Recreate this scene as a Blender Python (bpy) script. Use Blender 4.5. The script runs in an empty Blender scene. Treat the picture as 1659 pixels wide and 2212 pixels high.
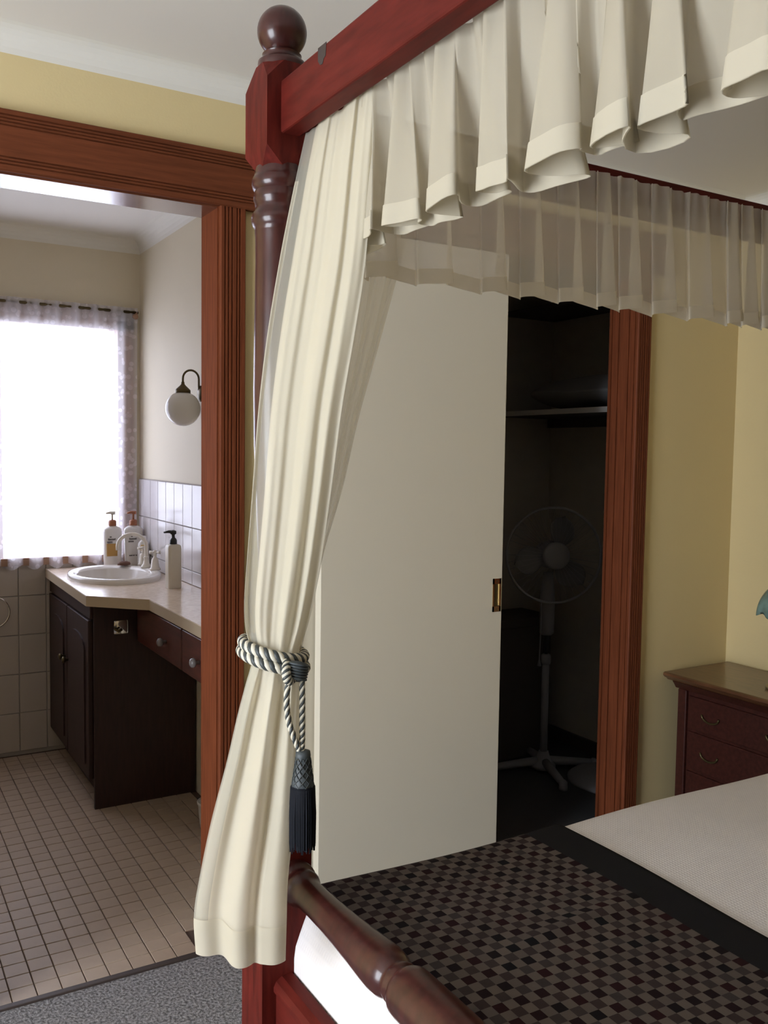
import bpy, bmesh, math, random
from mathutils import Vector, Matrix
random.seed(7)
PI = math.pi
scene = bpy.context.scene
C = scene.collection

# ------------------------------------------------------------------ camera
cam_d = bpy.data.cameras.new('camera'); cam = bpy.data.objects.new('camera', cam_d); C.objects.link(cam)
yaw, pitch, roll, fpx = 0.535642, 0.0651552, 0.0141489, 1954.543
fwv = Vector((math.sin(yaw)*math.cos(pitch), math.cos(yaw)*math.cos(pitch), -math.sin(pitch)))
rtv = Vector((math.cos(yaw), -math.sin(yaw), 0)); upv = rtv.cross(fwv)
rt2 = rtv*math.cos(roll)+upv*math.sin(roll); up2 = -rtv*math.sin(roll)+upv*math.cos(roll)
m = Matrix((rt2, up2, -fwv)).transposed().to_4x4(); m.translation = (0, 0, 1.41)
cam.matrix_world = m
cam_d.sensor_fit = 'VERTICAL'; cam_d.sensor_height = 24.0; cam_d.lens = 24.0*fpx/2212.0
cam_d.clip_start = 0.02
scene.camera = cam

# ------------------------------------------------------------------ sky and light
w = bpy.data.worlds.new('overcast_sky'); scene.world = w; w.use_nodes = True
bgn = w.node_tree.nodes['Background']
bgn.inputs[0].default_value = (0.86, 0.92, 1.0, 1); bgn.inputs[1].default_value = 6.0
scene.view_settings.view_transform = 'Standard'; scene.view_settings.look = 'None'
scene.view_settings.gamma = 1.0; scene.view_settings.use_curve_mapping = False
scene.view_settings.exposure = 1.7
scene.cycles.max_bounces = 8; scene.cycles.diffuse_bounces = 5; scene.cycles.transparent_max_bounces = 18; scene.cycles.adaptive_threshold = 0.06; scene.cycles.adaptive_min_samples = 24
scene.cycles.transmission_bounces = 8; scene.cycles.sample_clamp_indirect = 6.0
def portal(name, loc, rot, sx, sy):
    l = bpy.data.lights.new(name, 'AREA'); l.shape = 'RECTANGLE'; l.size = sx; l.size_y = sy
    l.cycles.is_portal = True
    o = bpy.data.objects.new(name, l); o.location = loc; o.rotation_euler = rot; C.objects.link(o); return o
# daylight enters through the bedroom window (west wall) and the bathroom window
WX, WY0, WY1, WZ0, WZ1 = -2.2, 0.20, 1.70, 0.06, 1.95
portal('bedroom_window_daylight', (WX-0.14, (WY0+WY1)/2, (WZ0+WZ1)/2), (0, -PI/2, 0), WZ1-WZ0, WY1-WY0)
BX0, BX1, BZ0, BZ1 = 0.02, 1.13, 0.905, 1.99
BY = 4.364
portal('bathroom_window_daylight', ((BX0+BX1)/2, BY+0.13, (BZ0+BZ1)/2), (-PI/2, 0, 0), BX1-BX0, BZ1-BZ0)

# ------------------------------------------------------------------ materials
def mat(name, col, rough=0.6, metal=0.0, bump=None, coat=0.0, spec=0.5, var=None, coat_rough=0.1):
    """bump=(scale,strength,dist) noise relief; var=(scale,amount,stretch) colour variation"""
    M = bpy.data.materials.new(name); M.use_nodes = True
    nt = M.node_tree; b = nt.nodes['Principled BSDF']
    b.inputs['Base Color'].default_value = (*col, 1); b.inputs['Roughness'].default_value = rough
    b.inputs['Metallic'].default_value = metal; b.inputs['Specular IOR Level'].default_value = spec
    b.inputs['Coat Weight'].default_value = coat; b.inputs['Coat Roughness'].default_value = coat_rough
    tc = nt.nodes.new('ShaderNodeTexCoord')
    if var:
        mp = nt.nodes.new('ShaderNodeMapping'); mp.inputs['Scale'].default_value = var[2]
        nz = nt.nodes.new('ShaderNodeTexNoise'); nz.inputs['Scale'].default_value = var[0]; nz.inputs['Detail'].default_value = 5
        rp = nt.nodes.new('ShaderNodeValToRGB')
        a = var[1]
        rp.color_ramp.elements[0].position = 0.3; rp.color_ramp.elements[1].position = 0.7
        rp.color_ramp.elements[0].color = (*[c*(1-a) for c in col], 1)
        rp.color_ramp.elements[1].color = (*[min(1, c*(1+a)) for c in col], 1)
        nt.links.new(tc.outputs['Object'], mp.inputs[0]); nt.links.new(mp.outputs[0], nz.inputs['Vector'])
        nt.links.new(nz.outputs[0], rp.inputs[0]); nt.links.new(rp.outputs[0], b.inputs['Base Color'])
    if bump:
        n2 = nt.nodes.new('ShaderNodeTexNoise'); n2.inputs['Scale'].default_value = bump[0]; n2.inputs['Detail'].default_value = 3
        bp = nt.nodes.new('ShaderNodeBump'); bp.inputs['Strength'].default_value = bump[1]; bp.inputs['Distance'].default_value = bump[2]
        nt.links.new(tc.outputs['Object'], n2.inputs['Vector']); nt.links.new(n2.outputs[0], bp.inputs['Height'])
        nt.links.new(bp.outputs[0], b.inputs['Normal'])
    return M

def sheer(name, col, alpha, transl=0.5, lace=None):
    """sheer cloth: part open weave (straight through), part diffuse, part light-through"""
    M = bpy.data.materials.new(name); M.use_nodes = True; nt = M.node_tree; nt.nodes.clear()
    out = nt.nodes.new('ShaderNodeOutputMaterial')
    df = nt.nodes.new('ShaderNodeBsdfDiffuse'); tr = nt.nodes.new('ShaderNodeBsdfTranslucent'); tp = nt.nodes.new('ShaderNodeBsdfTransparent')
    df.inputs[0].default_value = (*col, 1); tr.inputs[0].default_value = (*col, 1)
    m1 = nt.nodes.new('ShaderNodeMixShader'); m1.inputs[0].default_value = transl
    m2 = nt.nodes.new('ShaderNodeMixShader'); m2.inputs[0].default_value = alpha
    nt.links.new(df.outputs[0], m1.inputs[1]); nt.links.new(tr.outputs[0], m1.inputs[2])
    nt.links.new(tp.outputs[0], m2.inputs[1]); nt.links.new(m1.outputs[0], m2.inputs[2]); nt.links.new(m2.outputs[0], out.inputs[0])
    tc = nt.nodes.new('ShaderNodeTexCoord')
    if lace:
        # lace: denser blossoms low down on the curtain, open net elsewhere
        vo = nt.nodes.new('ShaderNodeTexVoronoi'); vo.inputs['Scale'].default_value = 34
        sp = nt.nodes.new('ShaderNodeSeparateXYZ')
        nt.links.new(tc.outputs['Object'], vo.inputs['Vector']); nt.links.new(tc.outputs['Object'], sp.inputs[0])
        lt = nt.nodes.new('ShaderNodeMath'); lt.operation = 'LESS_THAN'; lt.inputs[1].default_value = 0.38
        nt.links.new(vo.outputs['Distance'], lt.inputs[0])
        zr = nt.nodes.new('ShaderNodeMapRange'); zr.inputs['From Min'].default_value = 1.35; zr.inputs['From Max'].default_value = 0.95
        nt.links.new(sp.outputs['Z'], zr.inputs['Value'])
        ml = nt.nodes.new('ShaderNodeMath'); ml.operation = 'MULTIPLY'
        nt.links.new(lt.outputs[0], ml.inputs[0]); nt.links.new(zr.outputs[0], ml.inputs[1])
        ma = nt.nodes.new('ShaderNodeMath'); ma.operation = 'MULTIPLY_ADD'; ma.inputs[1].default_value = lace; ma.inputs[2].default_value = alpha
        nt.links.new(ml.outputs[0], ma.inputs[0]); nt.links.new(ma.outputs[0], m2.inputs[0])
    return M

M = {}
M['paint'] = mat('cream_wall_paint', (0.71, 0.58, 0.31), 0.7, bump=(180, 0.12, 0.002))
M['bathpaint'] = mat('pale_cream_bathroom_paint', (0.70, 0.63, 0.49), 0.65, bump=(180, 0.12, 0.002))
M['ceil'] = mat('white_ceiling_paint', (0.78, 0.75, 0.70), 0.8)
M['cornice'] = mat('white_cornice_paint', (0.78, 0.76, 0.70), 0.7)
M['doorpaint'] = mat('cream_door_paint', (0.74, 0.68, 0.55), 0.45, bump=(260, 0.08, 0.001))
M['timber'] = mat('varnished_door_timber', (0.155, 0.043, 0.017), 0.55, spec=0.1, var=(18, 0.2, (6, 6, 0.4)))
M['jamb'] = mat('matt_jamb_timber', (0.155, 0.043, 0.017), 0.75, spec=0.04, var=(18, 0.2, (6, 6, 0.4)))
M['timberh'] = mat('varnished_header_timber', (0.145, 0.042, 0.017), 0.55, spec=0.12, var=(18, 0.2, (0.4, 6, 6)))
def bedwood(name, stretch): return mat(name, (0.092, 0.0115, 0.008), 0.5, spec=0.1, var=(14, 0.25, stretch))
M['bedx'] = bedwood('mahogany_grain_along_x', (0.8, 5, 5)); M['bedy'] = bedwood('mahogany_grain_along_y', (5, 0.8, 5))
M['bed'] = mat('mahogany_bed_timber', (0.092, 0.0115, 0.008), 0.5, spec=0.1, var=(14, 0.35, (5, 5, 0.8)))
M['bedt'] = mat('dark_turned_mahogany', (0.045, 0.011, 0.009), 0.3, spec=0.35, coat=0.3, coat_rough=0.12, var=(14, 0.3, (5, 5, 0.8)))
M['vanity'] = mat('dark_vanity_timber', (0.030, 0.011, 0.009), 0.5, var=(14, 0.3, (6, 6, 0.8)))
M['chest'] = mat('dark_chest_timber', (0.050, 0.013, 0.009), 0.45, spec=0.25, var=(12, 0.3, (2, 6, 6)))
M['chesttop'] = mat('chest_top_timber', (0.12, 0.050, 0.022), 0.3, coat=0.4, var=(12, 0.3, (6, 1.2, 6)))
M['tile'] = mat('beige_floor_tile', (0.42, 0.32, 0.24), 0.45, var=(9, 0.12, (1, 1, 1)), bump=(120, 0.1, 0.001))
M['grout'] = mat('brown_grout', (0.10, 0.065, 0.05), 0.9)
M['walltile'] = mat('white_wall_tile', (0.68, 0.65, 0.66), 0.16, spec=0.4)
M['walltileb'] = mat('grey_white_wall_tile', (0.50, 0.45, 0.41), 0.2)
M['wgrout'] = mat('grey_grout', (0.42, 0.38, 0.36), 0.9)
M['strip'] = mat('dark_threshold_metal', (0.05, 0.035, 0.03), 0.5)
M['counter'] = mat('beige_laminate', (0.66, 0.53, 0.42), 0.22, var=(60, 0.1, (1, 1, 1)))
M['counteredge'] = mat('beige_laminate_edge', (0.50, 0.40, 0.28), 0.35)
M['ceramic'] = mat('white_ceramic', (0.72, 0.68, 0.64), 0.08, spec=0.6)
M['knobglass'] = mat('smoky_glass_knob', (0.22, 0.20, 0.20), 0.1)
M['tap'] = mat('ivory_tap_enamel', (0.70, 0.64, 0.55), 0.15, spec=0.6)
M['plastic'] = mat('white_plastic', (0.74, 0.71, 0.68), 0.35)
M['cream_plastic'] = mat('cream_plastic', (0.66, 0.61, 0.52), 0.4)
M['black_plastic'] = mat('black_plastic', (0.012, 0.012, 0.014), 0.35)
M['orange_plastic'] = mat('brown_orange_plastic', (0.32, 0.11, 0.045), 0.4)
M['gold'] = mat('gold_label', (0.48, 0.27, 0.07), 0.4)
M['ink'] = mat('grey_label_ink', (0.18, 0.16, 0.15), 0.6)
M['yellow'] = mat('yellow_label', (0.72, 0.48, 0.16), 0.5)
M['soap'] = mat('brown_soap', (0.12, 0.05, 0.03), 0.5)
M['chrome'] = mat('chrome', (0.75, 0.73, 0.70), 0.12, metal=1.0)
M['brass'] = mat('antique_brass', (0.10, 0.072, 0.03), 0.35, metal=0.6)
M['goldbrass'] = mat('polished_brass', (0.70, 0.52, 0.24), 0.2, metal=1.0)
M['globe'] = mat('opal_glass', (0.74, 0.72, 0.72), 0.06, spec=0.5)
M['waffle'] = mat('white_waffle_cotton', (0.73, 0.69, 0.68), 0.9, spec=0.1)
M['mattress'] = mat('white_mattress_ticking', (0.8, 0.8, 0.8), 0.9)
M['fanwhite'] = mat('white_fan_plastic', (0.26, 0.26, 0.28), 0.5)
M['fanblade'] = mat('grey_fan_blade', (0.16, 0.16, 0.17), 0.5)
M['fanmetal'] = mat('dark_fan_pole', (0.05, 0.05, 0.055), 0.4)
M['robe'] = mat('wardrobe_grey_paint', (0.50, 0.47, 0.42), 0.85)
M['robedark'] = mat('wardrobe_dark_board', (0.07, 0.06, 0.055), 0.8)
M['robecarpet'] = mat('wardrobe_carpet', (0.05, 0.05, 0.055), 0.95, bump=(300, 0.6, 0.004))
M['shelfedge'] = mat('white_shelf_edge', (0.6, 0.58, 0.55), 0.5)
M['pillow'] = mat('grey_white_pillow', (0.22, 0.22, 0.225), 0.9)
M['rope_light'] = mat('cream_rope_strand', (0.62, 0.58, 0.47), 0.55)
M['rope_dark'] = mat('slate_rope_strand', (0.045, 0.052, 0.052), 0.5)
M['knot'] = mat('slate_knot_thread', (0.050, 0.060, 0.064), 0.55)
M['tassel'] = mat('navy_tassel_yarn', (0.004, 0.005, 0.009), 0.7, spec=0.2)
M['winframe'] = mat('window_timber', (0.34, 0.20, 0.13), 0.5)
M['paintwhite'] = mat('plain_white_paint', (0.75, 0.73, 0.70), 0.6)
M['shade_green'] = mat('green_blue_lamp_glass', (0.16, 0.26, 0.24), 0.15, var=(22, 0.35, (1, 1, 1)))
M['lampbase'] = mat('lamp_base_brass', (0.42, 0.34, 0.18), 0.35, metal=0.5)
M['curtain'] = sheer('ivory_voile', (0.80, 0.75, 0.62), 0.72, 0.42)
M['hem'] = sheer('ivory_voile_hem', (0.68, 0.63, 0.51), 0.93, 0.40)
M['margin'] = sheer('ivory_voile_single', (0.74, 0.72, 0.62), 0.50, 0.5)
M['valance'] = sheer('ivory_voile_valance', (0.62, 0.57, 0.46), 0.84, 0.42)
M['sidesheer'] = sheer('thin_voile_side', (0.76, 0.70, 0.56), 0.55, 0.42)
M['farvalance'] = sheer('thin_voile_far_valance', (0.80, 0.75, 0.66), 0.70, 0.45)
M['farhem'] = sheer('thin_voile_far_hem', (0.84, 0.78, 0.66), 0.9, 0.38)
M['lace'] = sheer('white_lace', (0.80, 0.78, 0.83), 0.55, 0.5, lace=0.22)

def carpet_mat():
    Mt = mat('grey_carpet', (0.16, 0.155, 0.16), 0.95); nt = Mt.node_tree; b = nt.nodes['Principled BSDF']
    tc = nt.nodes.new('ShaderNodeTexCoord'); n = nt.nodes.new('ShaderNodeTexNoise'); n.inputs['Scale'].default_value = 130; n.inputs['Detail'].default_value = 4
    r = nt.nodes.new('ShaderNodeValToRGB'); r.color_ramp.elements[0].position = 0.36; r.color_ramp.elements[1].position = 0.66
    r.color_ramp.elements[0].color = (0.10, 0.095, 0.10, 1); r.color_ramp.elements[1].color = (0.36, 0.35, 0.36, 1)
    bp = nt.nodes.new('ShaderNodeBump'); bp.inputs['Strength'].default_value = 0.9; bp.inputs['Distance'].default_value = 0.006
    nt.links.new(tc.outputs['Object'], n.inputs['Vector']); nt.links.new(n.outputs[0], r.inputs[0]); nt.links.new(r.outputs[0], b.inputs['Base Color'])
    nt.links.new(n.outputs[0], bp.inputs['Height']); nt.links.new(bp.outputs[0], b.inputs['Normal']); return Mt
M['carpet'] = carpet_mat()

def waffle_bump(Mt, freq, strength):
    nt = Mt.node_tree; b = nt.nodes['Principled BSDF']; tc = nt.nodes.new('ShaderNodeTexCoord')
    ws = []
    for ax in ('X', 'Y'):
        wv = nt.nodes.new('ShaderNodeTexWave'); wv.bands_direction = ax; wv.inputs['Scale'].default_value = freq
        nt.links.new(tc.outputs['Object'], wv.inputs['Vector']); ws.append(wv)
    mx = nt.nodes.new('ShaderNodeMath'); mx.operation = 'MAXIMUM'
    nt.links.new(ws[0].outputs['Fac'], mx.inputs[0]); nt.links.new(ws[1].outputs['Fac'], mx.inputs[1])
    bp = nt.nodes.new('ShaderNodeBump'); bp.inputs['Strength'].default_value = strength; bp.inputs['Distance'].default_value = 0.002
    nt.links.new(mx.outputs[0], bp.inputs['Height']); nt.links.new(bp.outputs[0], b.inputs['Normal'])
waffle_bump(M['waffle'], 45, 0.35)

def runner_mat():
    """woven squares: light taupe checker, dark squares on even/even, mid brown on odd/odd, plain dark border"""
    Mt = mat('checked_runner_weave', (0.05, 0.04, 0.04), 0.9, spec=0.08); nt = Mt.node_tree; b = nt.nodes['Principled BSDF']
    N = nt.nodes.new; L = nt.links.new
    tc = N('ShaderNodeTexCoord'); sp = N('ShaderNodeSeparateXYZ'); L(tc.outputs['Object'], sp.inputs[0])
    def math_(op, a, v=None):
        n = N('ShaderNodeMath'); n.operation = op
        if isinstance(a, (int, float)): n.inputs[0].default_value = a
        else: L(a, n.inputs[0])
        if v is not None:
            if isinstance(v, (int, float)): n.inputs[1].default_value = v
            else: L(v, n.inputs[1])
        return n.outputs[0]
    c = 0.0190
    ix = math_('FLOOR', math_('DIVIDE', math_('SUBTRACT', sp.outputs['X'], 0.78-c/2), c))
    iy = math_('FLOOR', math_('DIVIDE', math_('SUBTRACT', sp.outputs['Y'], 1.237-c/2-60*c), c))
    px = math_('FLOORED_MODULO', ix, 2.0); py = math_('FLOORED_MODULO', iy, 2.0)
    odd = math_('ABSOLUTE', math_('SUBTRACT', px, py))            # 1 = light square
    both = math_('MULTIPLY', px, py)                              # 1 = mid square
    cb = N('ShaderNodeCombineXYZ'); L(ix, cb.inputs[0]); L(iy, cb.inputs[1])
    wn = N('ShaderNodeTexWhiteNoise'); wn.noise_dimensions = '2D'; L(cb.outputs[0], wn.inputs['Vector'])
    def ramp(c0, c1):
        r = N('ShaderNodeValToRGB'); r.color_ramp.elements[0].color = (*c0, 1); r.color_ramp.elements[1].color = (*c1, 1)
        L(wn.outputs['Value'], r.inputs[0]); return r.outputs[0]
    dark = ramp((0.008, 0.007, 0.008), (0.022, 0.007, 0.008)); mid = ramp((0.036, 0.024, 0.023), (0.042, 0.034, 0.032)); light = ramp((0.085, 0.068, 0.060), (0.108, 0.087, 0.074))
    def mix(f, a, bb):
        n = N('ShaderNodeMix'); n.data_type = 'RGBA'; L(f, n.inputs[0]); L(a, n.inputs[6])
        if isinstance(bb, tuple): n.inputs[7].default_value = (*bb, 1)
        else: L(bb, n.inputs[7])
        return n.outputs[2]
    col = mix(odd, mix(both, dark, mid), light)
    bord = math_('GREATER_THAN', sp.outputs['X'], 0.78-c/2+c*23)
    col = mix(bord, col, (0.014, 0.013, 0.014))
    L(col, b.inputs['Base Color'])
    n2 = N('ShaderNodeTexNoise'); n2.inputs['Scale'].default_value = 500; bp = N('ShaderNodeBump'); bp.inputs['Strength'].default_value = 0.3; bp.inputs['Distance'].default_value = 0.001
    L(tc.outputs['Object'], n2.inputs['Vector']); L(n2.outputs[0], bp.inputs['Height']); L(bp.outputs[0], b.inputs['Normal'])
    return Mt
M['runner'] = runner_mat()

def pane_mat(name='window_glass', tint=(1, 1, 1)):
    Mt = bpy.data.materials.new(name); Mt.use_nodes = True; nt = Mt.node_tree; nt.nodes.clear()
    o = nt.nodes.new('ShaderNodeOutputMaterial'); t = nt.nodes.new('ShaderNodeBsdfTransparent'); g = nt.nodes.new('ShaderNodeBsdfGlossy'); g.inputs['Roughness'].default_value = 0.02
    t.inputs[0].default_value = (*tint, 1); mx = nt.nodes.new('ShaderNodeMixShader'); mx.inputs[0].default_value = 0.05
    nt.links.new(t.outputs[0], mx.inputs[1]); nt.links.new(g.outputs[0], mx.inputs[2]); nt.links.new(mx.outputs[0], o.inputs[0]); return Mt
M['pane'] = pane_mat()
M['dimpane'] = pane_mat('dimmed_bathroom_glass', (0.58, 0.58, 0.61))  # clear pane with grey tint added to cut the daylight entering the bathroom

# ------------------------------------------------------------------ mesh helpers
def root_loc(p):
    v = Vector((0, 0, 0))
    while p is not None:
        v = v + p.location; p = p.parent
    return v
def obj(name, bm, material, parent=None, smooth=False, origin=None):
    """links a bmesh given in world coordinates as ONE mesh object"""
    off = root_loc(parent) if parent is not None else (Vector(origin) if origin else Vector((0, 0, 0)))
    if off.length > 0: bmesh.ops.translate(bm, verts=bm.verts, vec=-off)
    me = bpy.data.meshes.new(name); bm.normal_update(); bm.to_mesh(me); bm.free()
    me.materials.append(M[material] if isinstance(material, str) else material)
    if smooth:
        for p in me.polygons: p.use_smooth = True
    o = bpy.data.objects.new(name, me); C.objects.link(o)
    if parent is not None: o.parent = parent
    elif origin: o.location = origin
    return o
def autosmooth(o, ang=40):
    me = o.data
    for p in me.polygons: p.use_smooth = True
    try: me.set_sharp_from_angle(angle=math.radians(ang))
    except Exception: pass
    return o
def tag(o, label, cat, group=None):
    o['label'] = label; o['category'] = cat
    if group: o['group'] = group
    return o
def thing(name, label, cat, loc, group=None):
    o = bpy.data.objects.new(name, None); o.empty_display_size = 0.1; o.location = loc; C.objects.link(o); return tag(o, label, cat, group)
def struct(name, bm, material, parent=None, smooth=False):
    o = obj(name, bm, material, parent, smooth)
    if parent is None: o['kind'] = 'structure'
    return o
def NB(): return bmesh.new()
def box(bm, x0, x1, y0, y1, z0, z1, bev=0.0, seg=2):
    vs = [bm.verts.new((x, y, z)) for x in (x0, x1) for y in (y0, y1) for z in (z0, z1)]
    fs = [(0, 1, 3, 2), (4, 6, 7, 5), (0, 4, 5, 1), (2, 3, 7, 6), (0, 2, 6, 4), (1, 5, 7, 3)]
    faces = [bm.faces.new([vs[i] for i in f]) for f in fs]
    if bev > 0:
        es = list({e for f in faces for e in f.edges})
        bmesh.ops.bevel(bm, geom=es, offset=bev, segments=seg, affect='EDGES', profile=0.5)
    return bm
def bx(*a, **k): return box(NB(), *a, **k)
def frame_for(d):
    d = d.normalized(); u = Vector((0, 0, 1)) if abs(d.z) < 0.9 else Vector((1, 0, 0))
    a = d.cross(u).normalized(); return a, d.cross(a).normalized()
def tube(bm, pts, r, seg=12, cap=True, closed=False):
    pts = [Vector(p) for p in pts]; n = len(pts); rings = []
    rad = r if isinstance(r, (list, tuple)) else [r]*n
    d0 = pts[1]-pts[0]; a, b = frame_for(d0)
    for i, p in enumerate(pts):
        if closed: d = (pts[(i+1) % n]-pts[i-1]).normalized()
        else: d = (pts[min(i+1, n-1)]-pts[max(i-1, 0)]).normalized()
        a = (a-d*a.dot(d)).normalized(); b = d.cross(a)
        rings.append([bm.verts.new(p+(a*math.cos(t)+b*math.sin(t))*rad[i]) for t in [2*PI*k/seg for k in range(seg)]])
    for i in range(n if closed else n-1):
        A, B = rings[i], rings[(i+1) % n]
        for k in range(seg): bm.faces.new((A[k], A[(k+1) % seg], B[(k+1) % seg], B[k]))
    if cap and not closed:
        bm.faces.new(rings[0][::-1]); bm.faces.new(rings[-1])
    return bm
def lathe(bm, prof, base, axis=(0, 0, 1), seg=32, cap=True, sx=1.0, sy=1.0):
    """prof: (radius, distance along axis)"""
    ax = Vector(axis).normalized(); base = Vector(base)
    if abs(ax.z) > 0.99: a, b = Vector((1, 0, 0)), Vector((0, 1, 0))
    else: a, b = frame_for(ax)
    rings = []
    for r, t in prof:
        r = max(r, 1e-4)
        rings.append([bm.verts.new(base+ax*t+(a*math.cos(2*PI*k/seg)*sx+b*math.sin(2*PI*k/seg)*sy)*r) for k in range(seg)])
    for A, B in zip(rings[:-1], rings[1:]):
        for k in range(seg): bm.faces.new((A[k], A[(k+1) % seg], B[(k+1) % seg], B[k]))
    if cap: bm.faces.new(rings[0][::-1]); bm.faces.new(rings[-1])
    bmesh.ops.recalc_face_normals(bm, faces=bm.faces)
    return bm
def prism(bm, poly, axis, lo, hi):
    """extrude a 2D polygon (list of pairs in the other two axes, in x,y,z order) along axis"""
    def P(p, t):
        if axis == 'x': return (t, p[0], p[1])
        if axis == 'y': return (p[0], t, p[1])
        return (p[0], p[1], t)
    A = [bm.verts.new(P(p, lo)) for p in poly]; B = [bm.verts.new(P(p, hi)) for p in poly]; n = len(poly)
    bm.faces.new(A[::-1]); bm.faces.new(B)
    for i in range(n): bm.faces.new((A[i], A[(i+1) % n], B[(i+1) % n], B[i]))
    bmesh.ops.recalc_face_normals(bm, faces=bm.faces)
    return bm
def grid(bm, f, nu, nv, closed=False):
    V = [[bm.verts.new(f(i/nu, j/nv)) for i in range(nu+(0 if closed else 1))] for j in range(nv+1)]
    n = len(V[0])
    for j in range(nv):
        for i in range(nu if not closed else n):
            k = (i+1) % n
            bm.faces.new((V[j][i], V[j][k], V[j+1][k], V[j+1][i]))
    return bm
def dup(o, parent=None, move=(0, 0, 0)):
    c = o.copy(); C.objects.link(c); c.parent = parent; c.location = o.location+Vector(move); return c
def smooth_step(a, b, x):
    t = max(0.0, min(1.0, (x-a)/(b-a))); return t*t*(3-2*t)

# ================================================================== SETTING
D = 2.37; T = 0.12; H = 2.40; HD = 2.065           # doorway wall, its thickness, ceiling, header underside
XE = 3.003                                          # head wall
DX0, DX1 = 0.25, 0.874                              # bathroom doorway
RX0, RX1 = 1.08, 2.443                              # wardrobe opening
struct('floor', bx(WX, XE, -4.4, D, -0.05, 0.0), 'carpet')
b = NB()
box(b, WX, DX0, D, D+T, -0.05, H); box(b, DX1, RX0, D, D+T, -0.05, H); box(b, RX1, XE+0.1, D, D+T, -0.05, H)
box(b, DX0, DX1, D, D+T, HD, H); box(b, RX0, RX1, D, D+T, HD, H)
struct('wall_north', b, 'paint')
struct('wall_east', bx(XE, XE+0.1, -4.4, D, -0.05, H), 'paint')
struct('wall_south', bx(WX, XE, -4.5, -4.4, -0.05, H), 'paint')
b = NB()
box(b, WX-0.1, WX, -4.4, WY0, -0.05, H); box(b, WX-0.1, WX, WY1, D+T, -0.05, H)
box(b, WX-0.1, WX, WY0, WY1, -0.05, WZ0); box(b, WX-0.1, WX, WY0, WY1, WZ1, H)
struct('wall_west', b, 'paint')
struct('ceiling', bx(WX, XE, -4.4, D, H, H+0.05), 'ceil')
# bathroom shell
BXR, BXL = 1.218, -0.6
b = NB(); box(b, BXR, BXR+0.1, D+T, BY+0.1, -0.05, H); struct('wall_bathroom_east', b, 'bathpaint')
struct('wall_bathroom_west', bx(BXL-0.1, BXL, D+T, BY+0.1, -0.05, H), 'bathpaint')
b = NB(); box(b, BXL, BX0, BY, BY+0.1, -0.05, H); box(b, BX1, BXR, BY, BY+0.1, -0.05, H)
box(b, BX0, BX1, BY, BY+0.1, -0.05, BZ0); box(b, BX0, BX1, BY, BY+0.1, BZ1, H)
struct('wall_bathroom_north', b, 'bathpaint')
struct('ceiling_bathroom', bx(BXL, BXR, D+T, BY, H, H+0.05), 'ceil')
# wardrobe shell
WXR, WYB = 3.017, 3.47
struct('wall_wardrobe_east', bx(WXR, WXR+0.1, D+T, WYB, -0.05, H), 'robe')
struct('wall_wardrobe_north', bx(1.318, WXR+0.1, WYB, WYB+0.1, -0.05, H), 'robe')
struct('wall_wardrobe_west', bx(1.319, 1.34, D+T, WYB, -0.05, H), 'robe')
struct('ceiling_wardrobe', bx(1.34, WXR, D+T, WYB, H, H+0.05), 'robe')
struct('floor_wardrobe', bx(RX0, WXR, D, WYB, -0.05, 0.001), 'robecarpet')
b = NB(); box(b, WXR-0.015, WXR, D+T, WYB, 0, 0.06); box(b, 1.34, WXR-0.015, WYB-0.015, WYB, 0, 0.06)
struct('baseboard_wardrobe', b, 'robedark')

# cornices: cove profile
def cove(c=0.055, n=6):
    pts = [(0, 0), (0, -c)]
    for i in range(1, n): 
        a = PI/2*i/n; pts.append((c-c*math.cos(a)*0.98, -c+c*math.sin(a)*0.98)) if False else pts.append((c*(1-math.cos(a)), -c*(1-math.sin(a))))
    return pts+[(c, 0)]
def cornice(name, axis, at, sign, lo, hi, c):
    bb = NB(); prism(bb, [(at+sign*p, H+q) for p, q in cove(c)], axis, lo, hi); return struct(name, bb, 'cornice')
cornice('trim_1', 'x', D, -1, WX, XE, 0.055)
cornice('trim_2', 'y', XE, -1, -4.4, D, 0.055)
cornice('trim_3', 'x', BY, -1, BXL, BXR, 0.065)
cornice('trim_4', 'y', BXR, -1, D+T, BY, 0.065)
cornice('trim_5', 'y', WX, 1, -4.4, D, 0.055)

# door casings: fluted boards (grooves cut into the face)
def fluted(width, thick, grooves, gw=0.0045, gd=0.004):
    """profile across the board: list of (across, proud)"""
    p = [(0, 0), (0, thick*0.75), (0.003, thick)]
    for g in grooves: p += [(g-gw/2, thick), (g-gw/4, thick-gd), (g+gw/4, thick-gd), (g+gw/2, thick)]
    return p+[(width-0.003, thick), (width, thick*0.75), (width, 0)]
VG = [0.014, 0.024, 0.034, 0.048, 0.056]
def casing_v(name, x0, width, z1, flip=False):
    pr = fluted(width, 0.018, VG if width < 0.09 else VG+[0.07])
    bb = NB(); prism(bb, [((x0+width-a) if flip else (x0+a), D-q) for a, q in pr], 'z', 0, z1); return bb
def header(name, x0, x1):
    pr = fluted(0.145, 0.024, [0.016, 0.024, 0.032, 0.106, 0.114, 0.122, 0.130])
    bb = NB(); prism(bb, [(D-q, HD+a) for a, q in pr], 'x', x0, x1); return struct(name, bb, 'timberh')
header('trim_6', 0.10, 2.60)                                                    # one long board over both openings
struct('trim_7', casing_v('', DX1, 0.074, HD), 'timber')
struct('trim_8', casing_v('', DX0-0.074, 0.074, HD, True), 'timber')
struct('trim_9', casing_v('', RX1, 0.068, HD), 'timber')
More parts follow.
